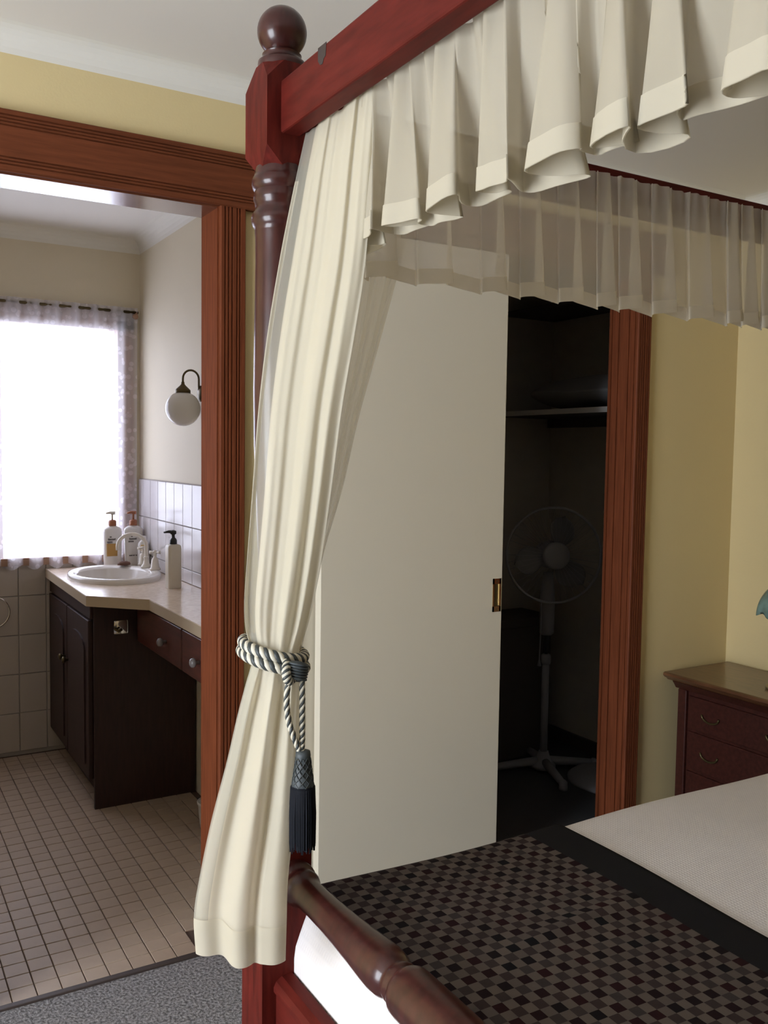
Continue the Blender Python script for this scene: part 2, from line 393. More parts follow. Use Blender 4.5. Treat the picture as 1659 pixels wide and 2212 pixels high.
# jamb linings
b = NB(); box(b, DX1-0.004, DX1+0.0, D-0.004, D+T+0.002, 0.0, HD); struct('trim_11', b, 'jamb')
struct('trim_12', bx(DX0, DX0+0.004, D-0.004, D+T+0.002, 0, HD), 'timber')
M['soffit'] = mat('glossy_soffit_timber', (0.14, 0.05, 0.025), 0.22, coat=0.7, coat_rough=0.10, var=(18, 0.35, (0.4, 6, 6)))
struct('trim_13', bx(DX0+0.004, DX1-0.004, D-0.004, D+T+0.002, HD-0.004, HD), 'soffit')
b = NB(); box(b, RX1-0.004, RX1, D-0.004, D+T+0.002, 0, HD)
for gy in (2.39, 2.44, 2.475): box(b, RX1-0.009, RX1-0.004, gy, gy+0.012, 0, HD)
struct('trim_14', b, 'timber')
struct('trim_15', bx(RX0, RX0+0.004, D-0.004, D+T+0.002, 0, HD), 'timber')
struct('trim_16', bx(RX0+0.004, RX1-0.004, D-0.004, D+T+0.002, HD-0.004, HD), 'timberh')
# threshold strip between carpet and tiles
struct('trim_17', bx(DX0+0.004, DX1-0.004, 2.352, 2.372, -0.002, 0.006, bev=0.002), 'strip')

# bathroom floor with its mosaic tiles
fl = struct('floor_bathroom', bx(BXL, BXR, D, BY, -0.05, -0.002), 'grout')
TP = 0.0613; TX0 = 0.333-TP*15; TY0 = 2.374
tb = NB(); g = 0.0026
box(tb, g/2, TP-g/2, g/2, TP-g/2, -0.004, 0.003, bev=0.0012, seg=1)
tme = bpy.data.meshes.new('floor_tile'); tb.normal_update(); tb.to_mesh(tme); tb.free(); tme.materials.append(M['tile'])
def in_vanity(x, y): return x > 0.83 and y > 3.56
tiles = []; rest = NB()
for j in range(33):
    for i in range(30):
        x, y = TX0+i*TP, TY0+j*TP
        if x+TP > BXR or x < BXL or y+TP > BY or in_vanity(x, y): continue
        if y < D+T and (x < DX0 or x+TP > DX1): continue
        # the right-hand jamb and the left frame edge bound what the doorway shows
        seen = (x > 0.24 + (y-2.37)*0.135) and (x < 0.42*(y) - 0.05)
        tiles.append((0 if seen else 1, y, x))
tiles.sort()
n = 0
for s, y, x in tiles:
    if s == 0 and n < 300:
        o = bpy.data.objects.new('floor_tile', tme); o.location = (x, y, random.uniform(-0.0004, 0.0004)); C.objects.link(o); o.parent = fl; n += 1
    else: box(rest, x+g/2, x+TP-g/2, y+g/2, y+TP-g/2, -0.004, 0.003)
o = obj('floor_tiles', rest, 'tile', fl); o['kind'] = 'stuff'

# wall tiles
wbt = struct('trim_18', bx(0.177, BXR, BY-0.006, BY-0.001, 0.0, 0.90), 'wgrout')
def wall_tile_mesh(name, w_, h_, axis, matname):
    bb = NB(); gg = 0.0018
    if axis == 'y': box(bb, gg, w_-gg, -0.006, 0, gg, h_-gg, bev=0.0012, seg=1)
    else: box(bb, -0.006, 0, gg, w_-gg, gg, h_-gg, bev=0.0012, seg=1)
    me = bpy.data.meshes.new(name); bb.normal_update(); bb.to_mesh(me); bb.free(); me.materials.append(M[matname]); return me
zs = [(0.0, 0.017), (0.017, 0.18), (0.197, 0.18), (0.377, 0.18), (0.557, 0.18), (0.737, 0.163)]
for z0, hh in zs:
    me = wall_tile_mesh('wall_tile', 0.12, hh, 'y', 'walltileb')
    for k in range(8):
        x = 0.297-0.12+k*0.12
        if hh < 0.05 or x+0.12 > BXR: continue
        o = bpy.data.objects.new('wall_tile', me); o.location = (x, BY-0.006, z0); C.objects.link(o); o.parent = wbt
wrt = struct('trim_19', bx(BXR-0.006, BXR-0.001, D+T, BY-0.012, 0.84, 1.272), 'wgrout')
for z0, hh in [(0.858, 0.058), (0.916, 0.177), (1.093, 0.177)]:
    me = wall_tile_mesh('splash_tile', 0.1185, hh, 'x', 'walltile')
    for k in range(15):
        y = 4.158-0.1185*k + 0.0
        if y < D+T: continue
        o = bpy.data.objects.new('splash_tile', me); o.location = (BXR-0.006, y, z0); C.objects.link(o); o.parent = wrt
    me2 = wall_tile_mesh('splash_tile', 0.075, hh, 'x', 'walltile')
    o = bpy.data.objects.new('splash_tile', me2); o.location = (BXR-0.006, 4.2765, z0); C.objects.link(o); o.parent = wrt

# bathroom window
w1 = struct('window_1', NB(), 'winframe'); bpy.data.objects.remove(w1)
b = NB(); f = 0.05
box(b, BX0-0.05, BX0+f-0.03, BY-0.012, BY+0.06, BZ0-0.03, BZ1+0.06); box(b, BX1-0.02, BX1+0.055, BY-0.012, BY+0.06, BZ0-0.03, BZ1+0.06)
box(b, BX0-0.05, BX1+0.055, BY-0.012, BY+0.06, BZ1-0.02, BZ1+0.06); box(b, BX0-0.05, BX1+0.055, BY-0.028, BY+0.06, BZ0-0.028, BZ0+0.006)
w1 = struct('window_1', b, 'winframe')
b = NB(); box(b, 0.56, 0.60, BY+0.02, BY+0.05, BZ0, BZ1); struct('mullion', b, 'winframe', w1)
struct('pane', bx(BX0+0.02, 0.56, BY+0.03, BY+0.034, BZ0, BZ1), 'dimpane', w1)
struct('pane', bx(0.60, BX1-0.02, BY+0.03, BY+0.034, BZ0, BZ1), 'dimpane', w1)
# bedroom window behind the viewer's left shoulder
b = NB()
box(b, WX-0.08, WX+0.012, WY0-0.06, WY0+0.03, WZ0-0.06, WZ1+0.06); box(b, WX-0.08, WX+0.012, WY1-0.03, WY1+0.06, WZ0-0.06, WZ1+0.06)
box(b, WX-0.08, WX+0.012, WY0, WY1, WZ1-0.03, WZ1+0.06); box(b, WX-0.08, WX+0.04, WY0, WY1, WZ0-0.06, WZ0+0.03)
w2 = struct('window_2', b, 'winframe')
struct('mullion', bx(WX-0.06, WX-0.02, 0.93, 0.97, WZ0, WZ1), 'winframe', w2)
struct('pane', bx(WX-0.045, WX-0.04, WY0, 0.93, WZ0, WZ1), 'pane', w2); struct('pane', bx(WX-0.045, WX-0.04, 0.97, WY1, WZ0, WZ1), 'pane', w2)

# wardrobe sliding doors
d1 = struct('door_1', bx(1.184, 1.854, 2.352, 2.387, 0.012, HD-0.01, bev=0.002), 'doorpaint')
d2 = struct('door_2', bx(RX0+0.006, 1.76, 2.396, 2.431, 0.012, HD-0.01, bev=0.002), 'doorpaint')
b = NB(); px0, px1, pz0, pz1, py = 1.815, 1.848, 0.893, 1.003, 2.352     # recessed brass pull: rim round a sunk cup
box(b, px0, px0+0.006, py-0.002, py+0.001, pz0, pz1); box(b, px1-0.006, px1, py-0.002, py+0.001, pz0, pz1)
box(b, px0, px1, py-0.002, py+0.001, pz0, pz0+0.018); box(b, px0, px1, py-0.002, py+0.001, pz1-0.018, pz1)
pull = struct('flush_pull', b, 'goldbrass', d1); pull['label'] = 'polished brass recessed pull'
b = NB(); box(b, px0+0.006, px1-0.006, py-0.0008, py+0.002, pz0+0.018, pz1-0.018)
struct('pull_cup', b, 'brass', pull)
b = NB(); tube(b, [(px1-0.0095, py-0.003, pz0+0.022+(0.07)*t) for t in (0, 0.25, 0.5, 0.75, 1)], 0.0024, 8); struct('pull_lip', b, 'goldbrass', pull)
for zz in (pz0+0.009, pz1-0.009):
    b = NB(); lathe(b, [(0.003, 0), (0.0025, 0.001)], ((px0+px1)/2, py-0.002, zz), (0, -1, 0), 10); struct('screw', b, 'brass', pull)

# ================================================================== FOUR-POSTER BED
PX, PY = 0.6615, 1.482; HB = 0.0475                 # foot post centre and half block
PY2 = -0.13; PXH = 2.90
bed = thing('four_poster_bed', 'mahogany four-poster bed with ball finial, turned post and top beams', 'bed', (PX, PY, 0))
def block(bm, cx, cy, h, z0, z1, c0, c1, tongue=0.0):
    """square block whose corners are chamfered into a round at each end"""
    secs = []
    for z, k in [(z0, c0), (z0+0.012, c0*0.6), (z0+0.03, 0.0), (z1-0.035, 0.0), (z1-0.015, c1*0.55), (z1, c1)]:
        c = h*k*0.58; hh = h*(1-0.12*k)
        secs.append([(cx-hh, cy-hh+c, z), (cx-hh+c, cy-hh, z), (cx+hh-c, cy-hh, z), (cx+hh, cy-hh+c, z), (cx+hh, cy+hh-c, z), (cx+hh-c, cy+hh, z), (cx-hh+c, cy+hh, z), (cx-hh, cy+hh-c, z)])
    R_ = [[bm.verts.new(p) for p in s] for s in secs]
    for A, B in zip(R_[:-1], R_[1:]):
        for k in range(8): bm.faces.new((A[k], A[(k+1) % 8], B[(k+1) % 8], B[k]))
    bm.faces.new(R_[0][::-1]); bm.faces.new(R_[-1])
    bmesh.ops.remove_doubles(bm, verts=bm.verts, dist=1e-6)
    bmesh.ops.recalc_face_normals(bm, faces=bm.faces); return bm
def make_post():
    b = NB(); block(b, PX, PY, HB, 1.893, 2.068, 1.0, 1.0)
    post = obj('post', b, 'bed', bed); autosmooth(post, 30)
    prof = [(0.030, 0.80), (0.046, 0.805), (0.046, 0.825), (0.036, 0.832), (0.040, 0.85), (0.034, 0.87), (0.034, 1.0), (0.034, 1.15), (0.040, 1.30), (0.045, 1.42), (0.0465, 1.52), (0.0455, 1.62),
            (0.0440, 1.74), (0.0445, 1.782), (0.0455, 1.790), (0.0455, 1.796), (0.0480, 1.799), (0.0510, 1.806), (0.0515, 1.815), (0.0490, 1.822), (0.0455, 1.826), (0.0445, 1.832), (0.0455, 1.840),
            (0.0475, 1.844), (0.0480, 1.850), (0.0465, 1.856), (0.0455, 1.860), (0.0490, 1.864), (0.0510, 1.871), (0.0505, 1.879), (0.0480, 1.884), (0.0465, 1.886), (0.0465, 1.889), (0.044, 1.9)]
    b = NB(); lathe(b, prof, (PX, PY, 0), seg=40); autosmooth(obj('turned_shaft', b, 'bedt', post), 50)
    prof = [(0.040, 2.062), (0.0405, 2.068), (0.0415, 2.074), (0.041, 2.079), (0.037, 2.081), (0.0335, 2.084), (0.0325, 2.088), (0.034, 2.092)]
    cz, rx, rz = 2.131, 0.0428, 0.0425
    for i in range(1, 17):
        a = -1.05+(PI/2+1.05)*i/16; prof.append((rx*math.cos(a)*1.0, cz+rz*math.sin(a)))
    b = NB(); lathe(b, prof, (PX, PY, 0), seg=40); autosmooth(obj('ball_finial', b, 'bedt', post), 60)
    b = NB(); block(b, PX, PY, HB, 0.0, 0.805, 0.0, 0.9); autosmooth(obj('lower_block', b, 'bed', post), 30)
    return post
post = make_post()
def copy_post(dx, dy):
    p = dup(post, bed, (dx, dy, 0))
    for ch in list(post.children): dup(ch, p)
    return p
copy_post(0, PY2-PY); copy_post(PXH-PX, 0); copy_post(PXH-PX, PY2-PY)
BZ_0, BZ_1 = 1.945, 2.031
def beam(name, *a):
    return obj(name, bx(*a, bev=0.0035), 'bedx' if name == 'side_beam' else 'bedy', bed)
beam('foot_beam', 0.6395, 0.6755, PY2+HB, PY-HB+0.004, BZ_0, BZ_1)
beam('side_beam', PX+HB-0.004, PXH-HB, 1.474, 1.510, BZ_0, BZ_1)
beam('side_beam', PX+HB-0.004, PXH-HB, PY2-0.018, PY2+0.018, BZ_0, BZ_1)
beam('head_beam', PXH-0.018, PXH+0.018, PY2+HB, PY-HB+0.004, BZ_0, BZ_1)
# chipped varnish patch on the foot beam's outer face, near the post
b = NB(); prism(b, [(1.268, 2.0315), (1.296, 2.0318), (1.296, 2.012), (1.288, 2.004), (1.280, 2.003), (1.276, 2.010), (1.270, 2.012)], 'x', 0.6388, 0.6397)
o = obj('worn_patch', b, mat('bare_dark_wood', (0.035, 0.022, 0.018), 0.7), bed); o['label'] = 'dark chipped patch'
# turned foot rail
RZ, RX = 0.647, 0.670
prof = [(0.030, 0.0), (0.046, 0.004), (0.049, 0.014), (0.048, 0.024), (0.042, 0.030), (0.040, 0.034), (0.043, 0.039), (0.044, 0.046), (0.041, 0.053), (0.036, 0.060), (0.034, 0.075), (0.0335, 0.11), (0.035, 0.16), (0.038, 0.21),
        (0.042, 0.26), (0.046, 0.30), (0.0475, 0.325), (0.0455, 0.345), (0.040, 0.357), (0.0375, 0.360), (0.0375, 0.364), (0.0405, 0.367), (0.041, 0.373), (0.039, 0.378), (0.039, 0.382), (0.045, 0.386), (0.049, 0.393), (0.050, 0.405), (0.050, 0.50), (0.049, 0.62)]
L_ = (PY-HB)-(PY2+HB)
prof = [(r*0.77, t) for r, t in prof]
full = prof+[(r, L_-t) for r, t in reversed(prof) if L_-t > 0.65]
b = NB(); lathe(b, full, (RX, PY-HB, RZ), (0, -1, 0), seg=40); autosmooth(obj('foot_rail', b, 'bedt', bed), 50)
# foot panel with moulded top
b = NB(); box(b, 0.641, 0.668, PY2+HB, PY-HB+0.003, 0.16, 0.450, bev=0.003); obj('foot_panel', b, 'bedy', bed)
b = NB(); prism(b, [(0.636, 0.446), (0.636, 0.454), (0.641, 0.464), (0.652, 0.471), (0.672, 0.472), (0.672, 0.446)], 'y', PY2+HB, PY-HB+0.003)
obj('panel_moulding', b, 'bedy', bed)
obj('side_rail', bx(PX+HB, PXH-HB, 1.470, 1.500, 0.16, 0.36, bev=0.003), 'bed', bed)
obj('side_rail', bx(PX+HB, PXH-HB, PY2-0.015, PY2+0.015, 0.16, 0.36, bev=0.003), 'bed', bed)
b = NB(); box(b, PXH-0.02, PXH+0.012, PY2+HB, PY-HB, 0.25, 1.10, bev=0.004); obj('headboard', b, 'bed', bed)
obj('slat_base', bx(0.70, PXH-0.03, PY2+0.03, 1.46, 0.28, 0.30), 'bed', bed)

# bedding
MX0, MX1, MY0, MY1 = 0.704, 2.86, PY2+0.05, 1.458
tag(obj('mattress', bx(MX0+0.008, MX1, MY0+0.01, MY1-0.01, 0.30, 0.585, bev=0.03, seg=3), 'mattress', None, True, origin=(1.8, 0.65, 0.30)), 'thick white mattress in the four-poster bed under the coverlet', 'mattress')
def bedtop_z(x, y):
    s = 0.004*math.sin(x*7.1+y*2.3)+0.003*math.sin(y*9.7-x*3.1)
    return 0.611+s
def rounded_cover(x0, x1, y0, y1, zt, zb, r, nx, ny, bulge=0.0):
    """cloth laid over a box: arc-length strips over top, rounded edges and down the sides"""
    def across(t, a0, a1, z_low):
        # t in 0..1 -> (pos, drop)
        drop = zt-z_low; Lq = PI*r/2; flat = (a1-a0)-2*r; tot = 2*(drop-r)+2*Lq+flat; s = t*tot
        if s < drop-r: return a0, -(drop-s)
        s -= drop-r
        if s < Lq: a = s/r; return a0+r-r*math.cos(a), -r+r*math.sin(a)
        s -= Lq
        if s < flat: return a0+r+s, 0.0
        s -= flat
        if s < Lq: a = s/r; return a1-r+r*math.sin(a), -r+r*math.cos(a)
        s -= Lq
        return a1, -(r+s)
    return across
def cover_mesh(x0, x1, y0, y1, zb, r, lift, nx, ny, foot_drop=True):
    bb = NB(); ac = rounded_cover(x0, x1, y0, y1, 0.611, zb, r, nx, ny)
    tx = [i/nx for i in range(nx+1)]; ty = [j/ny for j in range(ny+1)]
    V = []
    for t in ty:
        y, dy = ac(t, y0-lift, y1+lift, zb); row = []
        for s in tx:
            if foot_drop: x, dx = ac(s, x0-lift, x1, zb)
            else:
                x = x0+(x1-x0)*s; q = max(0.0, min(0.999, (MX0+r-x)/(r+lift))); dx = -r*(1-math.sqrt(1-q*q))
            d = min(dx, dy) if min(dx, dy) < -r*1.2 else -min(r*1.4, math.hypot(dx, dy))
            row.append(bb.verts.new((x, y, bedtop_z(x, y)+lift+d)))
        V.append(row)
    for j in range(ny):
        for i in range(nx): bb.faces.new((V[j][i], V[j][i+1], V[j+1][i+1], V[j+1][i]))
    return bb
b = cover_mesh(MX0, MX1-0.01, MY0, MY1, 0.36, 0.045, 0.004, 120, 120)
for v in b.verts:
    if v.co.x < MX0+0.01: v.co.x -= 0.024*smooth_step(0.585, 0.50, v.co.z) if v.co.z > 0.5 else 0.024
    if v.co.y > MY1-0.06: v.co.y -= 0.024*smooth_step(0.78, 0.69, v.co.x)*smooth_step(MY1-0.06, MY1, v.co.y)
tag(obj('coverlet', b, 'waffle', None, True, origin=(1.8, 0.65, 0.36)), 'white waffle-weave coverlet spread over the four-poster bed', 'coverlet')
b = cover_mesh(0.704, 1.300, MY0, MY1, 0.38, 0.045, 0.011, 60, 140, foot_drop=False)
for v in b.verts:     # soft creases across the runner
    if v.co.z > 0.6: v.co.z += 0.006*math.exp(-((v.co.y-1.10-0.12*(v.co.x-1.0))/0.018)**2)*smooth_step(0.85, 1.0, v.co.x)*(1-smooth_step(1.15, 1.25, v.co.x))
ex = bmesh.ops.extrude_face_region(b, geom=list(b.faces))
for v in [g_ for g_ in ex['geom'] if isinstance(g_, bmesh.types.BMVert)]: v.co.z -= 0.004
tag(obj('bed_runner', b, 'runner', None, True), 'dark checked bed runner with black border across the foot of the bed', 'bed runner')

# ---------------------------------------------------------------- cloth
def catmull(P, t):
    n = len(P)-1; s = t*n; i = min(int(s), n-1); f_ = s-i
    p0, p1, p2, p3 = P[max(i-1, 0)], P[i], P[i+1], P[min(i+2, n)]
    return 0.5*((2*p1)+(p2-p0)*f_+(2*p0-5*p1+4*p2-p3)*f_*f_+(3*p1-p0-3*p2+p3)*f_**3)
TOCAM = Vector((-0.42, -0.90, 0)).normalized()      # roughly square to the curtain's spread
FRONT = [
    ((0.684, 1.432, 1.949), (0.688, 1.190, 1.957)),
    ((0.664, 1.438, 1.850), (0.690, 1.205, 1.863)),
    ((0.642, 1.440, 1.739), (0.695, 1.235, 1.709)),
    ((0.620, 1.440, 1.611), (0.689, 1.257, 1.597)),
    ((0.603, 1.437, 1.484), (0.680, 1.280, 1.481)),
    ((0.590, 1.430, 1.351), (0.677, 1.307, 1.355)),
    ((0.578, 1.423, 1.234), (0.670, 1.326, 1.240)),
    ((0.570, 1.416, 1.156), (0.663, 1.341, 1.161)),
    ((0.571, 1.410, 1.111), (0.654, 1.349, 1.114)),
    ((0.577, 1.402, 1.081), (0.645, 1.357, 1.082)),
    ((0.575, 1.395, 1.059), (0.641, 1.351, 1.060)),
    ((0.562, 1.391, 1.021), (0.640, 1.344, 1.023)),
    ((0.547, 1.390, 0.969), (0.635, 1.338, 0.970)),
    ((0.527, 1.385, 0.896), (0.628, 1.330, 0.895)),
    ((0.499, 1.382, 0.800), (0.620, 1.322, 0.798)),
    ((0.478, 1.377, 0.714), (0.606, 1.312, 0.712)),
    ((0.466, 1.373, 0.649), (0.601, 1.305, 0.646)),
    ((0.466, 1.363, 0.589), (0.596, 1.297, 0.585)),
]
SIDE = [
    ((0.714, 1.458, 1.990), (0.955, 1.460, 1.990)),
    ((0.711, 1.452, 1.861), (0.900, 1.462, 1.776)),
    ((0.706, 1.446, 1.618), (0.863, 1.468, 1.634)),
    ((0.698, 1.437, 1.472), (0.812, 1.462, 1.476)),
    ((0.688, 1.429, 1.350), (0.772, 1.446, 1.349)),
    ((0.676, 1.421, 1.238), (0.728, 1.431, 1.235)),
    ((0.662, 1.417, 1.150), (0.698, 1.413, 1.148)),
    ((0.640, 1.410, 1.076), (0.668, 1.395, 1.076)),
    ((0.630, 1.403, 1.050), (0.661, 1.386, 1.051)),
    ((0.624, 1.393, 1.013), (0.662, 1.377, 1.012)),
    ((0.615, 1.381, 0.953), (0.660, 1.362, 0.952)),
    ((0.605, 1.376, 0.877), (0.648, 1.356, 0.876)),
    ((0.592, 1.371, 0.785), (0.630, 1.348, 0.786)),
    ((0.575, 1.362, 0.681), (0.610, 1.341, 0.682)),
    ((0.560, 1.353, 0.590), (0.600, 1.327, 0.590)),
]
def sheet(rows, upper, lower, tie, bulge_tie, nu, nv, v0=0.0, v1=1.0, off=0.0, hemdrop=None):
    Ls = [Vector(a) for a, _ in rows]; Rs = [Vector(b_) for _, b_ in rows]
    def f_(u, v):
        v = v0+(v1-v0)*v
        L, R_ = catmull(Ls, v), catmull(Rs, v)
        p = L.lerp(R_, u)
        near = math.exp(-((v-tie)/0.07)**2)
        above = v < tie
        ds = abs(v-tie)
        amp = min(1.0, 0.22+ds/0.14)
        d = (upper(u, v) if above else lower(u, v))*amp+bulge_tie*(0.35+0.65*near)*math.sqrt(max(0, 1-(2*u-1)**2))
        p = p+TOCAM*(d+off)
        if hemdrop: p.z += hemdrop(u)*smooth_step(tie+0.1, 1.0, v)
        return p
    bb = NB(); return grid(bb, f_, nu, nv)
def up_front(u, v):
    w_ = u+0.06*math.sin(2*PI*(0.9*u+0.2))
    g_ = 1-smooth_step(0.0, 0.25, v)
    return 0.0062*math.sin(2*PI*(3.6*w_+0.10+0.10*math.sin(4*v)))+0.0032*math.sin(2*PI*(8.3*u+0.4))*(0.35+0.65*g_)+0.004*math.sin(2*PI*(1.7*u+0.5*v))
def lo_front(u, v):
    k = smooth_step(0.56, 0.95, v)
    step = 0.5+0.5*math.tanh((u-0.36)*14)
    slit = math.exp(-((u-0.66)/0.045)**2)*smooth_step(0.60, 0.70, v)*(1-0.6*smooth_step(0.80, 1.0, v))
    return (0.006+0.020*k)*(step-0.5)+(0.007-0.003*k)*math.sin(2*PI*(2.6*u-0.05))-0.016*slit+0.003*math.sin(2*PI*(6.1*u+0.2))*(1-k)
hd = lambda u: -0.004*math.tanh((u-0.36)*14)+0.012*u
def sub(u0, u1, fn): return lambda u, v: fn(u0+(u1-u0)*u, v)
def narrowed(rows, u0, u1):
    out = []
    for a_, b_ in rows:
        A, B = Vector(a_), Vector(b_); out.append((tuple(A.lerp(B, u0)), tuple(A.lerp(B, u1))))
    return out
def part_sheet(u0, u1, nu, nv, v0=0.0, v1=1.0, off=0.0):
    # a strip of the same surface between two fold positions
    def f_(u, v):
        U = u0+(u1-u0)*u; V_ = v0+(v1-v0)*v
        p = catmull([Vector(a_) for a_, _ in FRONT], V_).lerp(catmull([Vector(b_) for _, b_ in FRONT], V_), U)
        near = math.exp(-((V_-0.56)/0.07)**2); amp = min(1.0, 0.22+abs(V_-0.56)/0.14)
        d = (up_front(U, V_) if V_ < 0.56 else lo_front(U, V_))*amp+0.028*(0.35+0.65*near)*math.sqrt(max(0, 1-(2*U-1)**2))
        p = p+TOCAM*(d+off); p.z += hd(U)*smooth_step(0.66, 1.0, V_); return p
    return grid(NB(), f_, nu, nv)
cur = obj('bed_curtain', part_sheet(0.16, 1.0, 150, 130), 'curtain', None, True)
mg = obj('sheer_margin', part_sheet(0.0, 0.16, 24, 130), 'margin', cur, True); mg['label'] = 'single see-through margin'
tag(cur, 'ivory voile bed curtain gathered and tied back against the turned post', 'curtain')
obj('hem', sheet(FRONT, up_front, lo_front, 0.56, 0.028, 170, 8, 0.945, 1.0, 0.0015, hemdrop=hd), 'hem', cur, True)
obj('folded_layer', part_sheet(0.02, 0.18, 24, 60, 0.58, 0.96, -0.006), 'curtain', cur, True)
# second thickness of cloth folded behind the body of the leaf; the left margin stays single and see-through
obj('folded_layer', sheet(narrowed(FRONT, 0.17, 1.0), sub(0.17, 1.0, up_front), sub(0.17, 1.0, lo_front), 0.56, 0.022, 120, 110, 0.0, 0.97, -0.007), 'curtain', cur, True)
obj('selvedge', sheet(narrowed(FRONT, 0.0, 0.055), sub(0.0, 0.055, up_front), sub(0.0, 0.055, lo_front), 0.56, 0.004, 8, 130, 0.05, 0.55, 0.003), 'hem', cur, True)
up_side = lambda u, v: 0.010*math.sin(2*PI*(5.5*u+0.1))+0.004*math.sin(2*PI*(11*u))
lo_side = lambda u, v: 0.006*math.sin(2*PI*2.2*u)
sd = obj('side_fall', sheet(SIDE, up_side, lo_side, 0.53, 0.012, 110, 100), 'sidesheer', cur, True); sd['label'] = 'thin see-through fall along the far side'
# gathered edge of the front leaf: doubled selvedge strip along its left side
b = NB(); Ls = [Vector(a) for a, _ in FRONT]; Rs = [Vector(b_) for _, b_ in FRONT]

def irregular_phase(n, seed, jitter=0.35):
    rnd = random.Random(seed); ks = [0.0]
    for i in range(n): ks.append(ks[-1]+1.0+rnd.uniform(-jitter, jitter))
    return [k/ks[-1] for k in ks], [rnd.uniform(0.75, 1.2) for _ in range(n+1)]
def valance(fn, nu, nv, v0, v1, off):
    return grid(NB(), lambda u, v: fn(u, v0+(v1-v0)*v, off), nu, nv)
# foot valance: deep soft folds hanging inside the foot beam
FVY0, FVY1 = 1.285, PY2+0.06
ks, amps = irregular_phase(13, 3, 0.42)
def foot_val(u, v, off):
    y = FVY0+(FVY1-FVY0)*u
    i = max(j for j in range(len(ks)) if ks[j] <= u+1e-9); i = min(i, len(ks)-2)
    fr = (u-ks[i])/(ks[i+1]-ks[i]); a = amps[i]*(1-fr)+amps[i+1]*fr
    ph = 2*PI*(i+fr)
    grow = 0.10+0.90*v**1.1
    dx = 0.027*a*grow*math.tanh(1.7*math.sin(ph))/0.935+0.009*grow*math.sin(1.63*ph+1.3)
    dy = 0.024*a*grow*math.sin(2*ph+0.5)+0.008*grow*math.sin(2.7*ph)
    fine = (0.0045*(1-v)+0.0012)*math.sin(u*2*PI*41+1.5*math.sin(u*17))+0.0022*math.sin(u*2*PI*67+2*v)
    z = 1.962-(0.222+0.006*math.sin(ph*0.5+1))*v
    x = 0.690+0.022*v+dx+fine+off
    return Vector((x, y+dy, z))
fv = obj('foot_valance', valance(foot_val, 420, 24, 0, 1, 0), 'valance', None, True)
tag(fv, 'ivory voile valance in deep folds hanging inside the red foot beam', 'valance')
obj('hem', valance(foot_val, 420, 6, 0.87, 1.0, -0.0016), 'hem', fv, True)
# far valance: pressed pleats gathered on the far side beam
kf, af = irregular_phase(21, 11, 0.62)
def far_val(u, v, off):
    x = 0.715+(PXH-HB-0.715)*u
    i = max(j for j in range(len(kf)) if kf[j] <= u+1e-9); i = min(i, len(kf)-2)
    fr = (u-kf[i])/(kf[i+1]-kf[i]); a = af[i]*(1-fr)+af[i+1]*fr; ph = 2*PI*(i+fr)
    sq = math.tanh(2.2*math.sin(ph))
    grow = 0.25+0.75*v
    dy = -0.013*a*grow*sq
    dx = -0.024*a*(0.5+0.5*v)*math.sin(2*ph)*0.9
    fine = 0.0035*math.exp(-6*v)*math.sin(u*2*PI*120)
    z = 2.006-(0.280+0.008*a*math.cos(ph))*v
    return Vector((x+dx, 1.447-0.012*v+dy+fine+off, z))
fz = obj('side_valance', valance(far_val, 720, 24, 0, 1, 0), 'farvalance', None, True)
tag(fz, 'thin see-through pleated valance along the far side beam', 'valance')
obj('hem', valance(far_val, 720, 4, 0.90, 1.0, -0.0015), 'farhem', fz, True)

# ---------------------------------------------------------------- rope tieback with tassel
tie = thing('curtain_tieback', 'twisted cream and slate rope tieback with navy tassel round the curtain', 'tieback', (0.612, 1.37, 1.06))
def rope(path, r, turns, prefix, dark=1, n_strand=4, seg=7):
    pts = [Vector(p) for p in path]; n = len(pts)
    a = None; fr_ = []
    for i in range(n):
        d = (pts[min(i+1, n-1)]-pts[max(i-1, 0)]).normalized()
        if a is None: a, _ = frame_for(d)
        a = (a-d*a.dot(d)).normalized(); fr_.append((a.copy(), d.cross(a)))
    for s in range(n_strand):
        bb = NB(); P = []
        for i in range(n):
            t = 2*PI*(turns*i/(n-1)+s/n_strand); A, B = fr_[i]
            P.append(pts[i]+(A*math.cos(t)+B*math.sin(t))*r*0.52)
        tube(bb, P, r*0.56, seg)
        obj(prefix, bb, 'rope_dark' if s % 2 == dark % 2 else 'rope_light', tie, True)
cxr, cyr = 0.618, 1.404
def loop(z, tilt, n_=150, grow=0.0):
    P = []
    ux, uy = Vector((0.845, -0.535, 0)).normalized(), TOCAM
    for i in range(n_+1):
        t = 2*PI*i/n_
        p = Vector((cxr, cyr, z))+ux*math.cos(t)*(0.052+grow)+uy*math.sin(t)*(0.056+grow)
        p.z += -tilt*math.cos(t); P.append(p)
    return P
# the loops ring curtain and post together; the post is slimmer here than its block
rope(loop(1.075, 0.012), 0.0095, 11, 'rope_strand', 0)
rope(loop(1.058, 0.014, grow=0.002), 0.0095, 11, 'rope_strand', 1)
kb = NB(); lathe(kb, [(0.006, 0), (0.014, 0.002), (0.0165, 0.008), (0.017, 0.016), (0.0165, 0.024), (0.013, 0.030), (0.006, 0.033)], (0.634, 1.337, 1.068), (-0.25, -0.1, -0.96), 20)
for v in kb.verts: v.co += TOCAM*0.012
kn = obj('knot', kb, 'knot', tie, True)
for k in range(6):     # thread wraps on the knot
    bb = NB(); ax = Vector((-0.25, -0.1, -0.96)).normalized(); a_, b_ = frame_for(ax); c0 = Vector((0.634, 1.337, 1.068))+TOCAM*0.012+ax*(0.005+0.0045*k)
    tube(bb, [c0+(a_*math.cos(2*PI*i/24)+b_*math.sin(2*PI*i/24))*0.0172 for i in range(24)], 0.0021, 6, closed=True); obj('wrap', bb, 'knot', kn, True)
